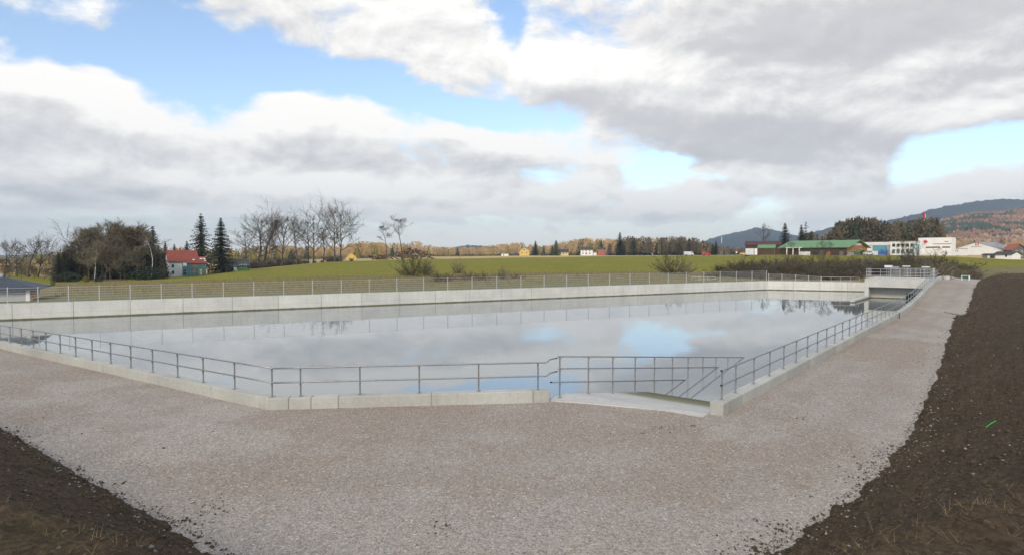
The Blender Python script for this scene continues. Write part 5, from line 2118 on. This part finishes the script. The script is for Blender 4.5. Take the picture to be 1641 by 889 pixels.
# wooded clump
G = 'trees of the wooded clump'
plant('spruce2', 222, 128, 363, 'spruce_tree', 'dark spruce with a sharp tip, next to the white-stemmed birch', 'tree', G)
plant('spruce3', 246, 132, 362, 'spruce_tree', 'dark open spruce just behind the white-stemmed birch', 'tree', G)
plant('spruce2', 230, 136, 392, 'spruce_tree', 'lower dark spruce filling in under the sharp-tipped spruce', 'tree', G, 1.3)
plant('spruce2', 254, 138, 396, 'spruce_tree', 'broad low spruce between the birch and the house', 'tree', G, 1.4)
plant('birch', 242, 120, 366, 'birch_tree', 'birch with a bright white stem standing before the dark spruces', 'tree', G)
for key, px, d, top, w, lab in (
        ('oak2', 124, 126, 375, 1.2, 'spreading bare tree reaching out at the open end of the wood'),
        ('wood0', 142, 124, 368, 1.0, 'bare grey tree with a pale slanting stem in the wood'),
        ('wood1', 160, 128, 366, 1.1, 'bushy bare tree just short of the wood crest'),
        ('wood2', 177, 126, 360, 1.1, 'bare tree at the dense middle of the wood'),
        ('wood0', 188, 129, 357, 1.1, 'tallest brown bare tree at the crest of the wood'),
        ('redwood', 199, 127, 360, 1.1, 'reddish-brown bare tree beside the tallest one of the wood'),
        ('wood1', 211, 130, 365, 1.0, 'bare brown tree crowding the sharp-tipped spruce'),
        ('redwood', 168, 122, 376, 1.0, 'shorter reddish bare tree at the front of the wood'),
        ('wood2', 193, 121, 382, 1.1, 'low bushy bare tree at the foot of the wood middle'),
        ('wood1', 218, 122, 392, 1.1, 'low grey bare tree before the dark spruces'),
        ('wood1', 108, 130, 384, 1.2, 'low bare tree above the dark conifers of the open edge'),
        ('wood2', 131, 131, 374, 1.2, 'full-crowned bare tree behind the spreading one'),
        ('wood0', 152, 132, 368, 1.2, 'full-crowned bare tree behind the slanting pale stem'),
        ('wood1', 170, 133, 362, 1.2, 'full-crowned bare tree behind the crest of the wood'),
        ('wood2', 206, 134, 361, 1.2, 'full-crowned bare tree behind the reddish-brown one'),
        ('wood0', 232, 133, 372, 1.2, 'greyish bare tree between the spruce and the birch'),
        ('birch_thin', 150, 119, 384, 1.0, 'slim pale-stemmed bare tree in front of the grey ones')):
    plant(key, px, d, top, 'bare_tree', lab, 'tree', G, w)
for key, px, d, top, w, lab in (
        ('spruce2', 94, 124, 405, 1.5, 'dark conifer at the open edge of the wood, nearest the hall'),
        ('spruce2', 103, 127, 402, 1.4, 'dark conifer second in from the open edge of the wood'),
        ('spruce3', 115, 126, 408, 1.7, 'broad dark conifer below the spreading bare tree'),
        ('spruce2', 132, 130, 398, 1.5, 'dark conifer hidden behind bare stems of the wood'),
        ('spruce1', 204, 134, 402, 1.3, 'dark conifer deep in the wood behind the crest trees')):
    plant(key, px, d, top, 'spruce_tree', lab, 'tree', G, w)
G = 'evergreen bushes at the foot of the wood'
for key, px, d, top, w, lab in (
        ('evergreen0', 96, 112, 440, 1.9, 'wide dark evergreen bush near the hall end of the wood'),
        ('evergreen1', 111, 112, 436, 2.1, 'largest dark evergreen bush at the foot of the wood'),
        ('golden', 137, 110, 443, 1.6, 'small golden-yellow conical bush before the dark wood'),
        ('evergreen0', 156, 112, 445, 2.0, 'dark evergreen bush beside the small golden one'),
        ('evergreen1', 236, 116, 428, 2.2, 'olive evergreen bush at the foot of the birch'),
        ('evergreen0', 252, 118, 432, 2.2, 'dark round evergreen bush close to the white house gable'),
        ('willow', 84, 92, 449, 1.4, 'pale yellow-green young tree standing alone near the hall roof')):
    plant(key, px, d, top, 'evergreen_bush', lab, 'bush', G, w)
# the roofed log store at the foot of the wood
front_house('log_store', 'low wooden shelter with a reddish roof at the foot of the wood', 'shed', 167, 203, 114, 453.5, 450, 3, 'wood', 'logs', over=.5)
# bare trees beyond the grey hall
G = 'bare trees beyond the grey hall'
for key, px, d, top, w, lab in (
        ('oak0', 6, 150, 390, 1.1, 'bare tree at the picture edge above the dark blue roof'),
        ('oak1', 27, 155, 395, .9, 'lower bare tree between two taller ones above the dark blue roof'),
        ('ash0', 45, 150, 383, 1.2, 'tall bare tree above the ridge light of the hall'),
        ('oak2', 60, 152, 385, 1.0, 'tall bare tree with a round crown beyond the hall'),
        ('birch_thin', 78, 158, 402, 1.2, 'thin pale bare tree in the gap before the wood'),
        ('redwood', 15, 140, 425, 1.6, 'reddish low bare tree just over the hall roof'),
        ('wood0', 34, 138, 428, 1.5, 'low grey bare tree just over the hall ridge end'),
        ('wood2', 54, 138, 426, 1.5, 'bushy low bare tree beyond the hall hip'),
        ('wood1', 70, 136, 430, 1.5, 'brown low bare tree beside the pale young tree'),
        ('oak3', -14, 150, 388, 1.1, 'bare tree cut off by the picture edge')):
    if px > -10:
        plant(key, px, d, top, 'bare_tree', lab, 'tree', G, w)
# row of large bare trees along the hedge
G = 'row of bare trees above the green field'
for key, px, d, top, w, lab in (
        ('oak1', 394, 200, 372, 1.0, 'low spreading bare tree at the garden-house end of the row'),
        ('oak0', 413, 205, 350, 1.15, 'wide spreading bare tree, second in the row from the garden house'),
        ('ash0', 424, 208, 346, 1.2, 'bare tree with a straight reddish stem close to the wide spreading one'),
        ('birch_thin', 434, 212, 350, 1.1, 'slender pale-stemmed bare tree behind the straight reddish stems'),
        ('oak2', 452, 205, 344, .85, 'oval-crowned bare tree with upswept limbs in the middle of the row'),
        ('ash1', 475, 206, 352, .95, 'thin bare tree with side shoots down its stem, past the oval-crowned one'),
        ('oak3', 502, 208, 346, .85, 'bushy bare tree at the near end of the dark hedge'),
        ('ash2', 494, 214, 352, 1.0, 'slim bare tree tucked behind the bushy one'),
        ('ash1', 518, 215, 362, 1.0, 'lower bare tree between the bushy one and the tall pair'),
        ('oak1', 537, 208, 335, .8, 'tallest bare tree of the row, with a straight dark stem'),
        ('oak0', 546, 206, 340, .85, 'upswept bare tree at the log-heap end of the row')):
    plant(key, px, d, top, 'bare_tree', lab, 'tree', G, w)
G = 'two lone bare trees by the log heaps'
plant('pole0', 620, 262, 360, 'bare_tree', 'shorter lone bare tree with a small crown beside the scattered logs', 'tree', G, 1.2)
plant('pole1', 644, 256, 349, 'bare_tree', 'taller lone bare tree with a high small crown over the log heap', 'tree', G, 1.25)
# dark hedge under the row
G = 'dark hedge bushes under the row of bare trees'
for i, (px, d, top, lab) in enumerate(((402, 196, 416, 'brown garden bush just past the small garden house'), (410, 201, 419, 'low garden bush at the foot of the low spreading tree'),
                                       (419, 205, 416, 'brown garden bush at the foot of the wide spreading tree'), (427, 208, 418, 'low garden bush before the straight reddish stem'), (385, 190, 420, 'brown garden bush touching the garden house roof'))):
    plant(f'hedge{i % 3}', px, d, top, 'hedge_bush', lab, 'bush', G, 1.5)
hl = ('hedge bush by the wide spreading tree', 'hedge bush under the straight reddish stem', 'hedge bush at the foot of the oval-crowned tree', 'hedge bush past the oval-crowned tree',
      'hedge bush before the thin tree with side shoots', 'hedge bush below the slim tree', 'hedge bush at the foot of the bushy tree', 'hedge bush under the lower tree of the row',
      'tall rounded hedge bush at the foot of the tallest tree', 'tall rounded hedge bush beside the yellow house', 'last low hedge bush past the yellow house')
for i, (px, top, w) in enumerate(((432, 417, 1.3), (445, 415, 1.4), (457, 415, 1.3), (466, 413, 1.3), (478, 415, 1.3), (490, 416, 1.2), (504, 417, 1.2), (516, 417, 1.2), (529, 410, 1.4), (541, 411, 1.3), (563, 414, 1.0))):
    plant(f'hedge{i % 3}', px, 212, top, 'hedge_bush', 'dark ' + hl[i], 'bush', G, w)
# bushes at the near edge of the field
G = 'bare bushes along the near edge of the green field'
for key, px, d, top, w, lab in (
        ('olivebush0', 662, 108, 405, 1.0, 'largest grey-green bare bush, standing before the log heap'),
        ('bush1', 683, 110, 416, .9, 'smaller grey bush leaning on the largest one before the log heap'),
        ('bush2', 645, 110, 425, .9, 'low grey bush on the uphill side of the largest one'),
        ('bush0', 734, 118, 415, .75, 'slim lone grey bush standing in the green field edge'),
        ('redbush0', 700, 98, 433, 1.7, 'reddish-brown low bush beside the largest grey bush'),
        ('redbush1', 720, 99, 436, 1.9, 'rust-coloured low bush at the foot of the slim lone bush'),
        ('redbush2', 748, 101, 434, 1.9, 'rust-coloured low bush past the slim lone bush'),
        ('redbush0', 772, 102, 435, 1.9, 'wide flat rusty bush halfway along the rusty strip'),
        ('bush2', 804, 104, 428, 1.3, 'greyish bush at the end of the rusty strip'),
        ('redbush1', 826, 106, 437, 1.9, 'last low rusty bush before the open bank'),
        ('bush1', 925, 112, 439, 1.5, 'low weedy bush on the open dry bank'),
        ('redbush2', 1078, 128, 402, 1.0, 'big rounded brown bush standing alone before the white van'),
        ('bush0', 1098, 128, 416, 1.0, 'lower brown bush leaning on the big rounded one')):
    plant(key, px, d, top, 'bare_bush', lab, 'bush', G, w)
# thicket before the industrial buildings
G = 'bushes of the thicket behind the end wall'
where = ('behind the last tall fence panels', 'behind the fence corner', 'above the low mesh fence', 'above the plain handrail', 'left bare behind the outlet deck railing', 'behind the gate drives', 'past the end of the outlet deck', 'above the shaft ring', 'above the green board')
kinds = {'olivebush': 'olive-brown', 'redbush': 'reddish-brown', 'bush': 'grey-brown', 'hedge': 'dark brown'}
seq = []
r_ = random.Random(12)
px = 1128
k = 0
while px < 1562:
    top = np.interp(px, [1128, 1170, 1200, 1260, 1300, 1350, 1400, 1460, 1520, 1562], [430, 422, 414, 412, 411, 410, 411, 408, 413, 428]) + r_.uniform(-3, 7)
    kind = ('olivebush', 'redbush', 'hedge', 'bush', 'olivebush', 'hedge')[k % 6]
    seq.append((px, top, kind, (139 if px < 1480 else 120) + r_.uniform(0, 9), 0))
    seq.append((px + 5, top + r_.uniform(7, 14), ('hedge', 'redbush', 'olivebush')[k % 3], (134 if px < 1480 else 113) + r_.uniform(-2, 5), 1))
    if px < 1375:
        seq.append((px + 8, 434 + r_.uniform(-1, 3), ('redbush', 'olivebush', 'hedge')[k % 3], 124 + r_.uniform(-1.5, 2), 2))
    if px > 1470:
        seq.append((px + 3, top + r_.uniform(9, 15), ('redbush', 'bush')[k % 2], 101 + r_.uniform(-2, 4), 1))
    px += r_.uniform(11, 15)
    k += 1
cnt = {}
th_v, th_f, th_n = {}, {}, {}
ordn = ['first', 'second', 'third', 'fourth', 'fifth', 'sixth', 'seventh', 'eighth', 'ninth', 'tenth']
for px, top, kind, d, low in seq:
    zone = int(np.searchsorted([1185, 1232, 1318, 1380, 1420, 1470, 1506, 1535], px))
    key = (zone, kind, low)
    cnt[key] = cnt.get(key, 0) + 1
    lab = f"{ordn[cnt[key] - 1]} {('tall', 'low', 'lowest')[low]} {kinds[kind]} bush {where[zone]}".replace('left bare ', '')
    plant(f'{kind}{r_.randrange(3)}', px, d, top, 'bare_bush', lab, 'bush', G, r_.uniform(1.3, 1.75) * (1.6 if low == 2 else 1))
# bare young trees rising from the thicket
G = 'young bare trees rising from the thicket'
for key, px, d, top, w, lab in (
        ('young0', 1258, 138, 386, 1.5, 'yellowish many-stemmed young tree before the green-roofed store'),
        ('young1', 1271, 138, 396, 1.3, 'lower young tree beside the many-stemmed one'),
        ('young2', 1309, 138, 383, 1.2, 'young tree with a straight dark stem before the green hall roof'),
        ('young1', 1318, 139, 386, 1.1, 'twin young tree close to the straight dark stem'),
        ('young0', 1296, 139, 400, 1.2, 'small young tree in front of the white boards'),
        ('young2', 1343, 140, 398, 1.4, 'spreading young tree before the timber hall side'),
        ('young1', 1440, 138, 384, 1.2, 'tall young tree with dark stems before the office block'),
        ('young0', 1452, 139, 388, 1.2, 'middle young tree of the group before the office block'),
        ('young2', 1462, 140, 385, 1.0, 'slim young tree close to the blue-white portal'),
        ('young1', 1476, 138, 382, 1.1, 'tall young tree before the red star mark'),
        ('young0', 1490, 138, 396, 1.3, 'lower young tree before the dark window band'),
        ('young2', 1427, 140, 397, 1.2, 'small young tree before the blue glazed front'),
        ('young1', 1606, 235, 383, 1.0, 'bare tree standing behind the grey barn roof')):
    plant(key, px, d, top, 'bare_tree', lab, 'tree', G, w)
plant('ash1', 1224, 330, 361, 'bare_tree', 'single tall thin bare tree rising behind the maroon roof', 'tree', None, .8)
G = 'conifers behind the industrial halls'
for key, px, d, top, w, lab in (
        ('spruce2', 1257, 330, 357, 1.3, 'broad dark conifer behind the ridge end of the green hall'),
        ('spruce3', 1283, 335, 360, 1.0, 'narrow conifer behind the green roof, beside the thin-topped one'),
        ('pine', 1290, 330, 355, 1.0, 'thin-topped conifer over the middle of the green roof'),
        ('spruce2', 1299, 340, 370, 1.0, 'small conifer past the thin-topped one'),
        ('spruce3', 1147, 330, 386, 1.2, 'small dark conifer by itself beyond the red car'),
        ('spruce2', 858, 478, 386, 1.5, 'dark round conifer next to the yellow gabled house'),
        ('spruce2', 885, 482, 394, 1.8, 'lower dark conifer of the pair by the pale yellow house'),
        ('yew', 891, 478, 385, 1.0, 'greenish taller conifer of the pair by the pale yellow house'),
        ('spruce2', 993, 430, 372, 1.25, 'pointed conifer rising above the dark wood edge'),
        ('yew', 1060, 436, 384, .6, 'narrow light green conifer within the dark wood'),
        ('spruce3', 1143, 420, 392, 1.2, 'dark conifer at the very end of the dark wood')):
    plant(key, px, d, top, 'conifer_tree', lab, 'tree', G, w)

# ---- far woods that read as one mass
def wood(name, label, spec, seed, hazel=None):
    """spec: list of (px0, px1, count, dist0, dist1, [(px, top row)...], weights of (ochre, tan, yellowgreen, darkwood, needle))"""
    r = random.Random(seed)
    mats = [M['ochre'], M['tan'], M['yellowgreen'], M['darkwood'], M['needle'], M['birch_bark']]
    V, Fc, Mi = [], [], []
    n = 0
    for px0, px1, cnt_, d0, d1, tops_, wts, lowf in spec:
        for i in range(cnt_):
            px = r.uniform(px0, px1); d = remap(px, r.uniform(d0, d1))
            g = ground_at(px, d)
            top = np.interp(px, [q[0] for q in tops_], [q[1] for q in tops_])
            h = max(2.5, (Z(top, d) - g.z) * r.uniform(lowf, 1.06))
            k = r.choices(range(5), wts)[0]
            if k in (2, 4):
                R_ = h * r.uniform(.16, .24)
                for j in range(90):
                    t = r.random() ** .8
                    a = r.uniform(0, 2 * math.pi)
                    rad = R_ * (1 - t) ** .85 * r.uniform(.5, 1.15)
                    c = np.array([g.x + math.cos(a) * rad, g.y + math.sin(a) * rad, g.z + h * (.03 + .95 * t)])
                    s = h * .075 * (1.25 - t)
                    V.extend([c + np.array([-math.sin(a) * s, math.cos(a) * s, -s * .6]), c + np.array([math.sin(a) * s, -math.cos(a) * s, -s * .6]), c + np.array([math.cos(a) * s * .3, math.sin(a) * s * .3, s * 1.3])])
                    Fc.append((n, n + 1, n + 2)); Mi.append(k); n += 3
            else:
                R_ = h * r.uniform(.18, .28)
                tw = h * .010
                for s in (-1, 1):
                    V.extend([np.array([g.x - tw, g.y, g.z - .3]), np.array([g.x + tw, g.y, g.z - .3]), np.array([g.x + s * .05, g.y, g.z + h * .7])])
                    Fc.append((n, n + 1, n + 2)); Mi.append(5 if r.random() < .35 else 3); n += 3
                for j in range(110):
                    t = .18 + .82 * r.random()
                    a = r.uniform(0, 2 * math.pi)
                    rad = R_ * math.sin(math.pi * min(1, t * .78 + .14)) * r.random() ** .45
                    c = np.array([g.x + math.cos(a) * rad, g.y + math.sin(a) * rad, g.z + h * t * .96])
                    dv = unit(np.array([math.cos(a) * .7 + r.gauss(0, .3), math.sin(a) * .7 + r.gauss(0, .3), 1.1 + r.gauss(0, .35)])) * h * r.uniform(.05, .11)
                    sd_ = unit(np.cross(dv, np.array([r.gauss(0, 1), r.gauss(0, 1), .3]))) * h * .026
                    V.extend([c - sd_, c + sd_, c + dv])
                    Fc.append((n, n + 1, n + 2)); Mi.append(k); n += 3
    ob = np_mesh(name, np.array(V), np.array(Fc), mats, smooth=False, kind='stuff', label=label)
    ob.data.polygons.foreach_set('material_index', np.array(Mi, np.int32))
    return ob


FT = [(-60, 402), (60, 404), (100, 408), (255, 397), (300, 396), (380, 398), (430, 392), (480, 396), (540, 394), (580, 388), (620, 390), (670, 388), (700, 396), (760, 396.5), (810, 391), (830, 389), (850, 392), (880, 394), (905, 387), (940, 382), (975, 383), (1000, 386)]
wood('forest', 'ochre and green wood, coloured as if sunlit, along the horizon beyond the stubble field',
     [(60, 470, 420, 420, 560, FT, (1.5, 1.0, 5, 1.5, .8), .7), (450, 620, 240, 430, 560, FT, (4, 3, 1.2, .8, .3), .7),
      (600, 1000, 520, 560, 680, FT, (4, 4, 1.5, .6, .5), .62), (700, 1000, 120, 690, 760, FT, (3, 3, 2, 1, .6), .9)], 5)
DT = [(970, 392), (985, 386), (1005, 380), (1030, 380), (1060, 382), (1075, 379), (1110, 382), (1130, 386), (1150, 394), (1200, 398), (1240, 396)]
wood('forest', 'darker mixed wood at the edge of the green field, before the blue hill',
     [(976, 1140, 330, 430, 500, DT, (.6, .5, .1, 5, 1.6), .6), (1140, 1260, 150, 420, 500, DT, (.5, .2, .1, 4, 1.2), .6)], 6)
IT = [(1280, 372), (1330, 374), (1342, 356), (1360, 351), (1390, 350), (1410, 356), (1440, 356), (1470, 352), (1500, 352), (1506, 364), (1516, 376)]
wood('forest', 'tall dark wood of conifers and bare trees behind the white buildings',
     [(1280, 1345, 90, 350, 400, IT, (.04, .02, .02, 3, 3), .6), (1342, 1420, 150, 350, 400, IT, (.02, .02, 0, 2.2, 4.4), .7), (1415, 1508, 150, 340, 390, IT, (.05, .02, .03, 4, 1.9), .7),
      (1468, 1500, 20, 400, 440, IT, (0, 0, 0, .2, 5), .9)], 7)
OT = [(1240, 388), (1330, 380), (1505, 372), (1530, 384), (1560, 384), (1600, 387), (1660, 384)]
WT_ = [(-60, 420), (0, 418), (60, 415), (84, 420), (92, 404), (125, 398), (160, 392), (200, 386), (235, 392), (262, 404), (272, 420)]
wood('forest', 'dense dark stems and evergreens filling the wooded clump between hall and house',
     [(90, 264, 230, 128, 150, WT_, (.05, .1, .03, 3.2, 2.6), .55), (-60, 92, 130, 150, 185, WT_, (.7, .4, .4, 4, .5), .5)], 13)
wood('forest', 'light mixed wood at the foot of the autumn hill behind the arched hall',
     [(1500, 1660, 160, 700, 900, OT, (3, 2, 2, 1.5, .8), .7)], 9)

# ------------------------------------------------------------------ loose stones, clods, pebbles and straw near the camera
def scatter(name, label, P_, size, mat, seed, flat=.65):
    """one mesh of small irregular stones at points P_ (n,3)"""
    rs_ = np.random.RandomState(seed)
    n = len(P_)
    base = np.array([[1, 0, 0], [0, 1, 0], [-1, 0, 0], [0, -1, 0], [0, 0, 1], [0, 0, -1]], float)
    fc_ = np.array([[0, 1, 4], [1, 2, 4], [2, 3, 4], [3, 0, 4], [1, 0, 5], [2, 1, 5], [3, 2, 5], [0, 3, 5]])
    v = base[None] * rs_.uniform(.6, 1.25, (n, 6, 1)) + rs_.normal(0, .18, (n, 6, 3))
    a = rs_.uniform(0, 6.283, n); c, s = np.cos(a), np.sin(a)
    x = v[..., 0] * c[:, None] - v[..., 1] * s[:, None]
    y = v[..., 0] * s[:, None] + v[..., 1] * c[:, None]
    sz_ = np.asarray(size)
    sz_ = sz_ if sz_.ndim else np.full(n, size)
    V = np.stack([x, y, v[..., 2] * flat], -1) * sz_[:, None, None] + P_[:, None, :]
    Fq = fc_[None] + (np.arange(n) * 6)[:, None, None]
    return np_mesh(name, V.reshape(-1, 3), Fq.reshape(-1, 3), mat, smooth=False, kind='stuff', label=label)


RS = np.random.RandomState(11)


def in_view(P_):
    f = P_[:, 1]
    return (f > 1.5) & (np.abs(P_[:, 0]) < f * .90 + .5)


# trees clothing the near hillside
HG = HILLS[2][:, :-1]
nt = 9000
i_ = RS.randint(0, int(HG.shape[0] * .62), nt); j_ = RS.randint(3, HG.shape[1] - 1, nt)
fu, fv = RS.rand(nt, 1), RS.rand(nt, 1)
P_ = (HG[i_, j_] * (1 - fu) + HG[i_ + 1, j_] * fu) * (1 - fv) + (HG[i_, j_ - 1] * (1 - fu) + HG[i_ + 1, j_ - 1] * fu) * fv
q_ = fbm(P_[:, 0] / 95, P_[:, 1] / 190 + P_[:, 2] / 45, 4)
q2 = fbm(P_[:, 0] / 60 + 40, P_[:, 2] / 30, 3)
for nm, msk, mk, sz_, fl in (('rust-brown bare', (q_ < .10) & (q2 < .06), 'hill_rust', 4.6, 1.25), ('pale tan bare', (q_ < .10) & (q2 >= .06), 'hill_tan', 4.6, 1.25), ('dark green needle', q_ >= .10, 'hill_green', 3.6, 2.0)):
    Pm = P_[msk]
    scatter('forest', nm + ' trees clothing the near autumn hillside', Pm + [0, 0, sz_ * .9], RS.uniform(.75, 1.3, len(Pm)) * sz_, M[mk], 31, fl)

# gravel stones
n = 26000
t = RS.rand(n); dd_ = 9.5 + 22 * t ** 1.4
X_ = (RS.rand(n) * 2 - 1) * dd_ * .88
pts = np.stack([X_, dd_], -1)
s_ = foot_dist(X_, dd_)
ok = (s_ < .15)
# keep off the kerbs, the ramp and the water
def side(P_, p, u):
    return (P_[:, 0] - p[0]) * u[1] - (P_[:, 1] - p[1]) * u[0]


onleft = ((pts - CO) @ NLi) < -.03
onfront = ((pts - CO) @ NFi) < -.03
onright = ((pts - R0) @ NU) > .03
apron_line = (pts - V2(A_ if False else at_z(889, 641, GZ))) @ np.array([-(B_.y - at_z(889, 641, GZ).y), B_.x - at_z(889, 641, GZ).x])
front_ok = np.where(pts[:, 0] < CO[0], onleft, np.where(pts[:, 0] < FE[0], onfront, apron_line < -.03))
ok &= (onright & (pts[:, 0] > R0[0] - 1.0)) | front_ok
pts = pts[ok]
zz = gz(pts[:, 0], pts[:, 1]) + fbm(pts[:, 0] * .35, pts[:, 1] * .35, 4) * .035 - .015
scatter('gravel_stones', 'loose grey stones lying on the gravel track', np.column_stack([pts, zz]), RS.uniform(.010, .026, len(pts)), M['stone_grey'], 1)
# dark crumbs of soil on the gravel
n = 750
cen = np.array([at_gravel(*q) for q in ((345, 800), (335, 812), (285, 695), (130, 690), (240, 730), (100, 700), (60, 620), (90, 635), (210, 645), (440, 690), (620, 700), (800, 690), (1025, 692), (1060, 683), (762, 822), (715, 845), (1450, 690), (1420, 745), (1350, 790), (1260, 850), (880, 655), (1285, 668), (1110, 680))])
ci = RS.randint(0, len(cen), n)
pts = cen[ci] + RS.normal(0, 1, (n, 2)) * np.where(RS.rand(n, 1) < .5, .12, .6)
s_ = foot_dist(pts[:, 0], pts[:, 1])
# plus a band along the foot of the banks
n2 = 4200
ii = RS.randint(2, len(FOOT) - 2, n2)
tt_ = RS.rand(n2, 1)
q = FOOT[ii] * (1 - tt_) + FOOT[ii + 1] * tt_
off = np.abs(RS.normal(0, .34, n2))
tn = FOOT[ii + 1] - FOOT[ii]
tn = tn / np.linalg.norm(tn, axis=1, keepdims=True)
nn_ = np.stack([-tn[:, 1], tn[:, 0]], -1)
pts2 = q + nn_ * off[:, None]
pts = np.vstack([pts, pts2])
s_ = foot_dist(pts[:, 0], pts[:, 1])
pts = pts[(s_ < .1) & (((pts - R0) @ NU > .1) | (pts[:, 1] < 19)) & ((fbm(pts[:, 0] * .8, pts[:, 1] * .8, 3) > .02) | (s_ > -.18))]
zz = gz(pts[:, 0], pts[:, 1]) + fbm(pts[:, 0] * .35, pts[:, 1] * .35, 4) * .035 - .005
scatter('soil_crumbs', 'dark crumbs of soil strewn on the gravel', np.column_stack([pts, zz]), np.minimum(.06, np.abs(RS.normal(.004, .013, len(pts))) + .005), M['clod'], 2)


def bank_points(n, smax, seed, near=0.6):
    r2 = np.random.RandomState(seed)
    ii = r2.randint(0, len(FOOT) - 1, n * 3)
    L = np.linalg.norm(FOOT[1:] - FOOT[:-1], axis=1)
    pr_ = L * np.minimum(1, (22 / np.maximum(np.linalg.norm(FOOT[1:], axis=1), 8)) ** 1.3)
    ii = r2.choice(len(L), n * 3, p=pr_ / pr_.sum())
    t_ = r2.rand(n * 3, 1)
    q = FOOT[ii] * (1 - t_) + FOOT[ii + 1] * t_
    tn = FOOT[ii + 1] - FOOT[ii]
    tn = tn / np.linalg.norm(tn, axis=1, keepdims=True)
    nn_ = np.stack([tn[:, 1], -tn[:, 0]], -1)
    off = r2.rand(n * 3) ** (1 / near) * smax if near < 1 else r2.rand(n * 3) * smax
    P_ = q + nn_ * off[:, None]
    P_ = P_[in_view(np.column_stack([P_, P_[:, 0]]))][:n]
    s_ = foot_dist(P_[:, 0], P_[:, 1])
    P_ = P_[(s_ > .05) & (np.hypot(P_[:, 0], P_[:, 1]) > 2.6)]
    return np.column_stack([P_, bank_z(P_[:, 0], P_[:, 1])])


P_ = bank_points(17000, 3.0, 21, 1)
scatter('soil_clods', 'lumpy dark clods of soil covering the banks', P_ + [0, 0, -.01], np.minimum(.11, np.abs(RS.normal(.008, .024, len(P_))) + .010), M['clod'], 3)
P_ = bank_points(420, 3.2, 22, 1)
scatter('pebbles', 'pale pebbles scattered over the soil banks', P_ + [0, 0, .012], np.minimum(.07, np.abs(RS.normal(.012, .012, len(P_))) + .010), M['stone'], 4)
P_ = bank_points(700, .8, 23, 1)
scatter('pebbles', 'pale pebbles along the foot of the soil banks', P_ + [0, 0, .012], np.minimum(.07, np.abs(RS.normal(.014, .012, len(P_))) + .010), M['stone'], 5)
# dry grass along the lip of the banks
n = 3800
az_ = np.radians(RS.uniform(-50, 50, n)); r_a = RS.uniform(2.8, 12, n)
X_, Y_ = r_a * np.sin(az_), r_a * np.cos(az_)
s_ = foot_dist(X_, Y_)
sl_a = 3.6 + np.clip((np.hypot(X_, Y_) - 8) * .055, 0, 3.2)
w_ = np.exp(-((s_ - sl_a) / .45) ** 2) * (fbm(X_ * .9, Y_ * .9, 3) > -.12) + .035
ok = (RS.rand(n) < w_) & (s_ > .5)
X_, Y_ = X_[ok], Y_[ok]
Zb = bank_z(X_, Y_)
V, Fc = [], []
k = 0
for x, y, z in zip(X_, Y_, Zb):
    for j in range(7):
        L = RS.uniform(.06, .26)
        a = RS.uniform(0, 6.28); e = RS.uniform(.02, .7)
        dv = np.array([math.cos(a) * math.cos(e), math.sin(a) * math.cos(e), math.sin(e)]) * L
        sd_ = np.array([-math.sin(a), math.cos(a), 0]) * .0030
        b0 = np.array([x, y, z - .01]) + RS.normal(0, .03, 3) * [1, 1, 0]
        V += [b0 - sd_, b0 + sd_, b0 + dv]
        Fc.append((k, k + 1, k + 2))
        k += 3
np_mesh('dry_grass', np.array(V), np.array(Fc), M['straw'], smooth=False, kind='stuff', label='dry straw-coloured grass along the lip of the banks')
# weeds on the dry slope behind the fence
n = 9000
V, Fc, k = [], [], 0
pxs = RS.uniform(90, 1240, n)
for px in pxs:
    ds, zs = profile(px)
    d = ds[1] + (ds[2] - ds[1]) * RS.rand() ** .8
    g = ground_at(px, d)
    for j in range(2):
        L = abs(RS.normal(.25, .22)) + .12
        dv = np.array([RS.normal(0, .25), RS.normal(0, .25), 1.0]) * L
        b0 = np.array(g) + RS.normal(0, .12, 3) * [1, 1, 0] - [0, 0, .05]
        V += [b0 - [.05, 0, 0], b0 + [.05, 0, 0], b0 + dv]
        Fc.append((k, k + 1, k + 2)); k += 3
np_mesh('dry_weeds', np.array(V), np.array(Fc), M['straw_bank'] if 'straw_bank' in M else M['drybank'], smooth=False, kind='stuff', label='dry brown weeds standing on the slope behind the tall fence')

# bright green cord on the bank
def on_bank(px, row):
    r_ = ray(px, row)
    t = 2.0
    while t < 60:
        x, y, z = r_.x * t, r_.y * t, CZ + r_.z * t
        if float(foot_dist(np.array([x]), np.array([y]))[0]) > 0 and z < float(bank_z(np.array([x]), np.array([y]))[0]):
            break
        t += .03
    return Vector((x, y, float(bank_z(np.array([x]), np.array([y]))[0])))


pa, pb = on_bank(1580, 686), on_bank(1596, 676)
cd = thing('green_cord', 'short bright green cord lying on the soil bank', 'cord', pa)
pm = pa.lerp(pb, .5) + Vector((.01, 0, .05))
MB().tube([pa + Vector((0, 0, .03)), pm, pb + Vector((0, 0, .03))], .0065, 6).build('strand', M['neon'], cd)

# ------------------------------------------------------------------ the air
hv = bpy.data.materials.new('haze')
hv.use_nodes = True
hn = hv.node_tree
hn.nodes.remove(hn.nodes['Principled BSDF'])
pv = hn.nodes.new('ShaderNodeVolumePrincipled')
pv.inputs['Color'].default_value = (.66, .82, 1.0, 1)
pv.inputs['Density'].default_value = 1.3e-4
pv.inputs['Anisotropy'].default_value = .2
hn.links.new(pv.outputs[0], hn.nodes['Material Output'].inputs['Volume'])
hb = MB().box((0, 0, 220), (16400, 16400, 470)).build('haze', hv, kind='stuff', label='thin pale blue air over the whole landscape')
hb.display_type = 'WIRE'
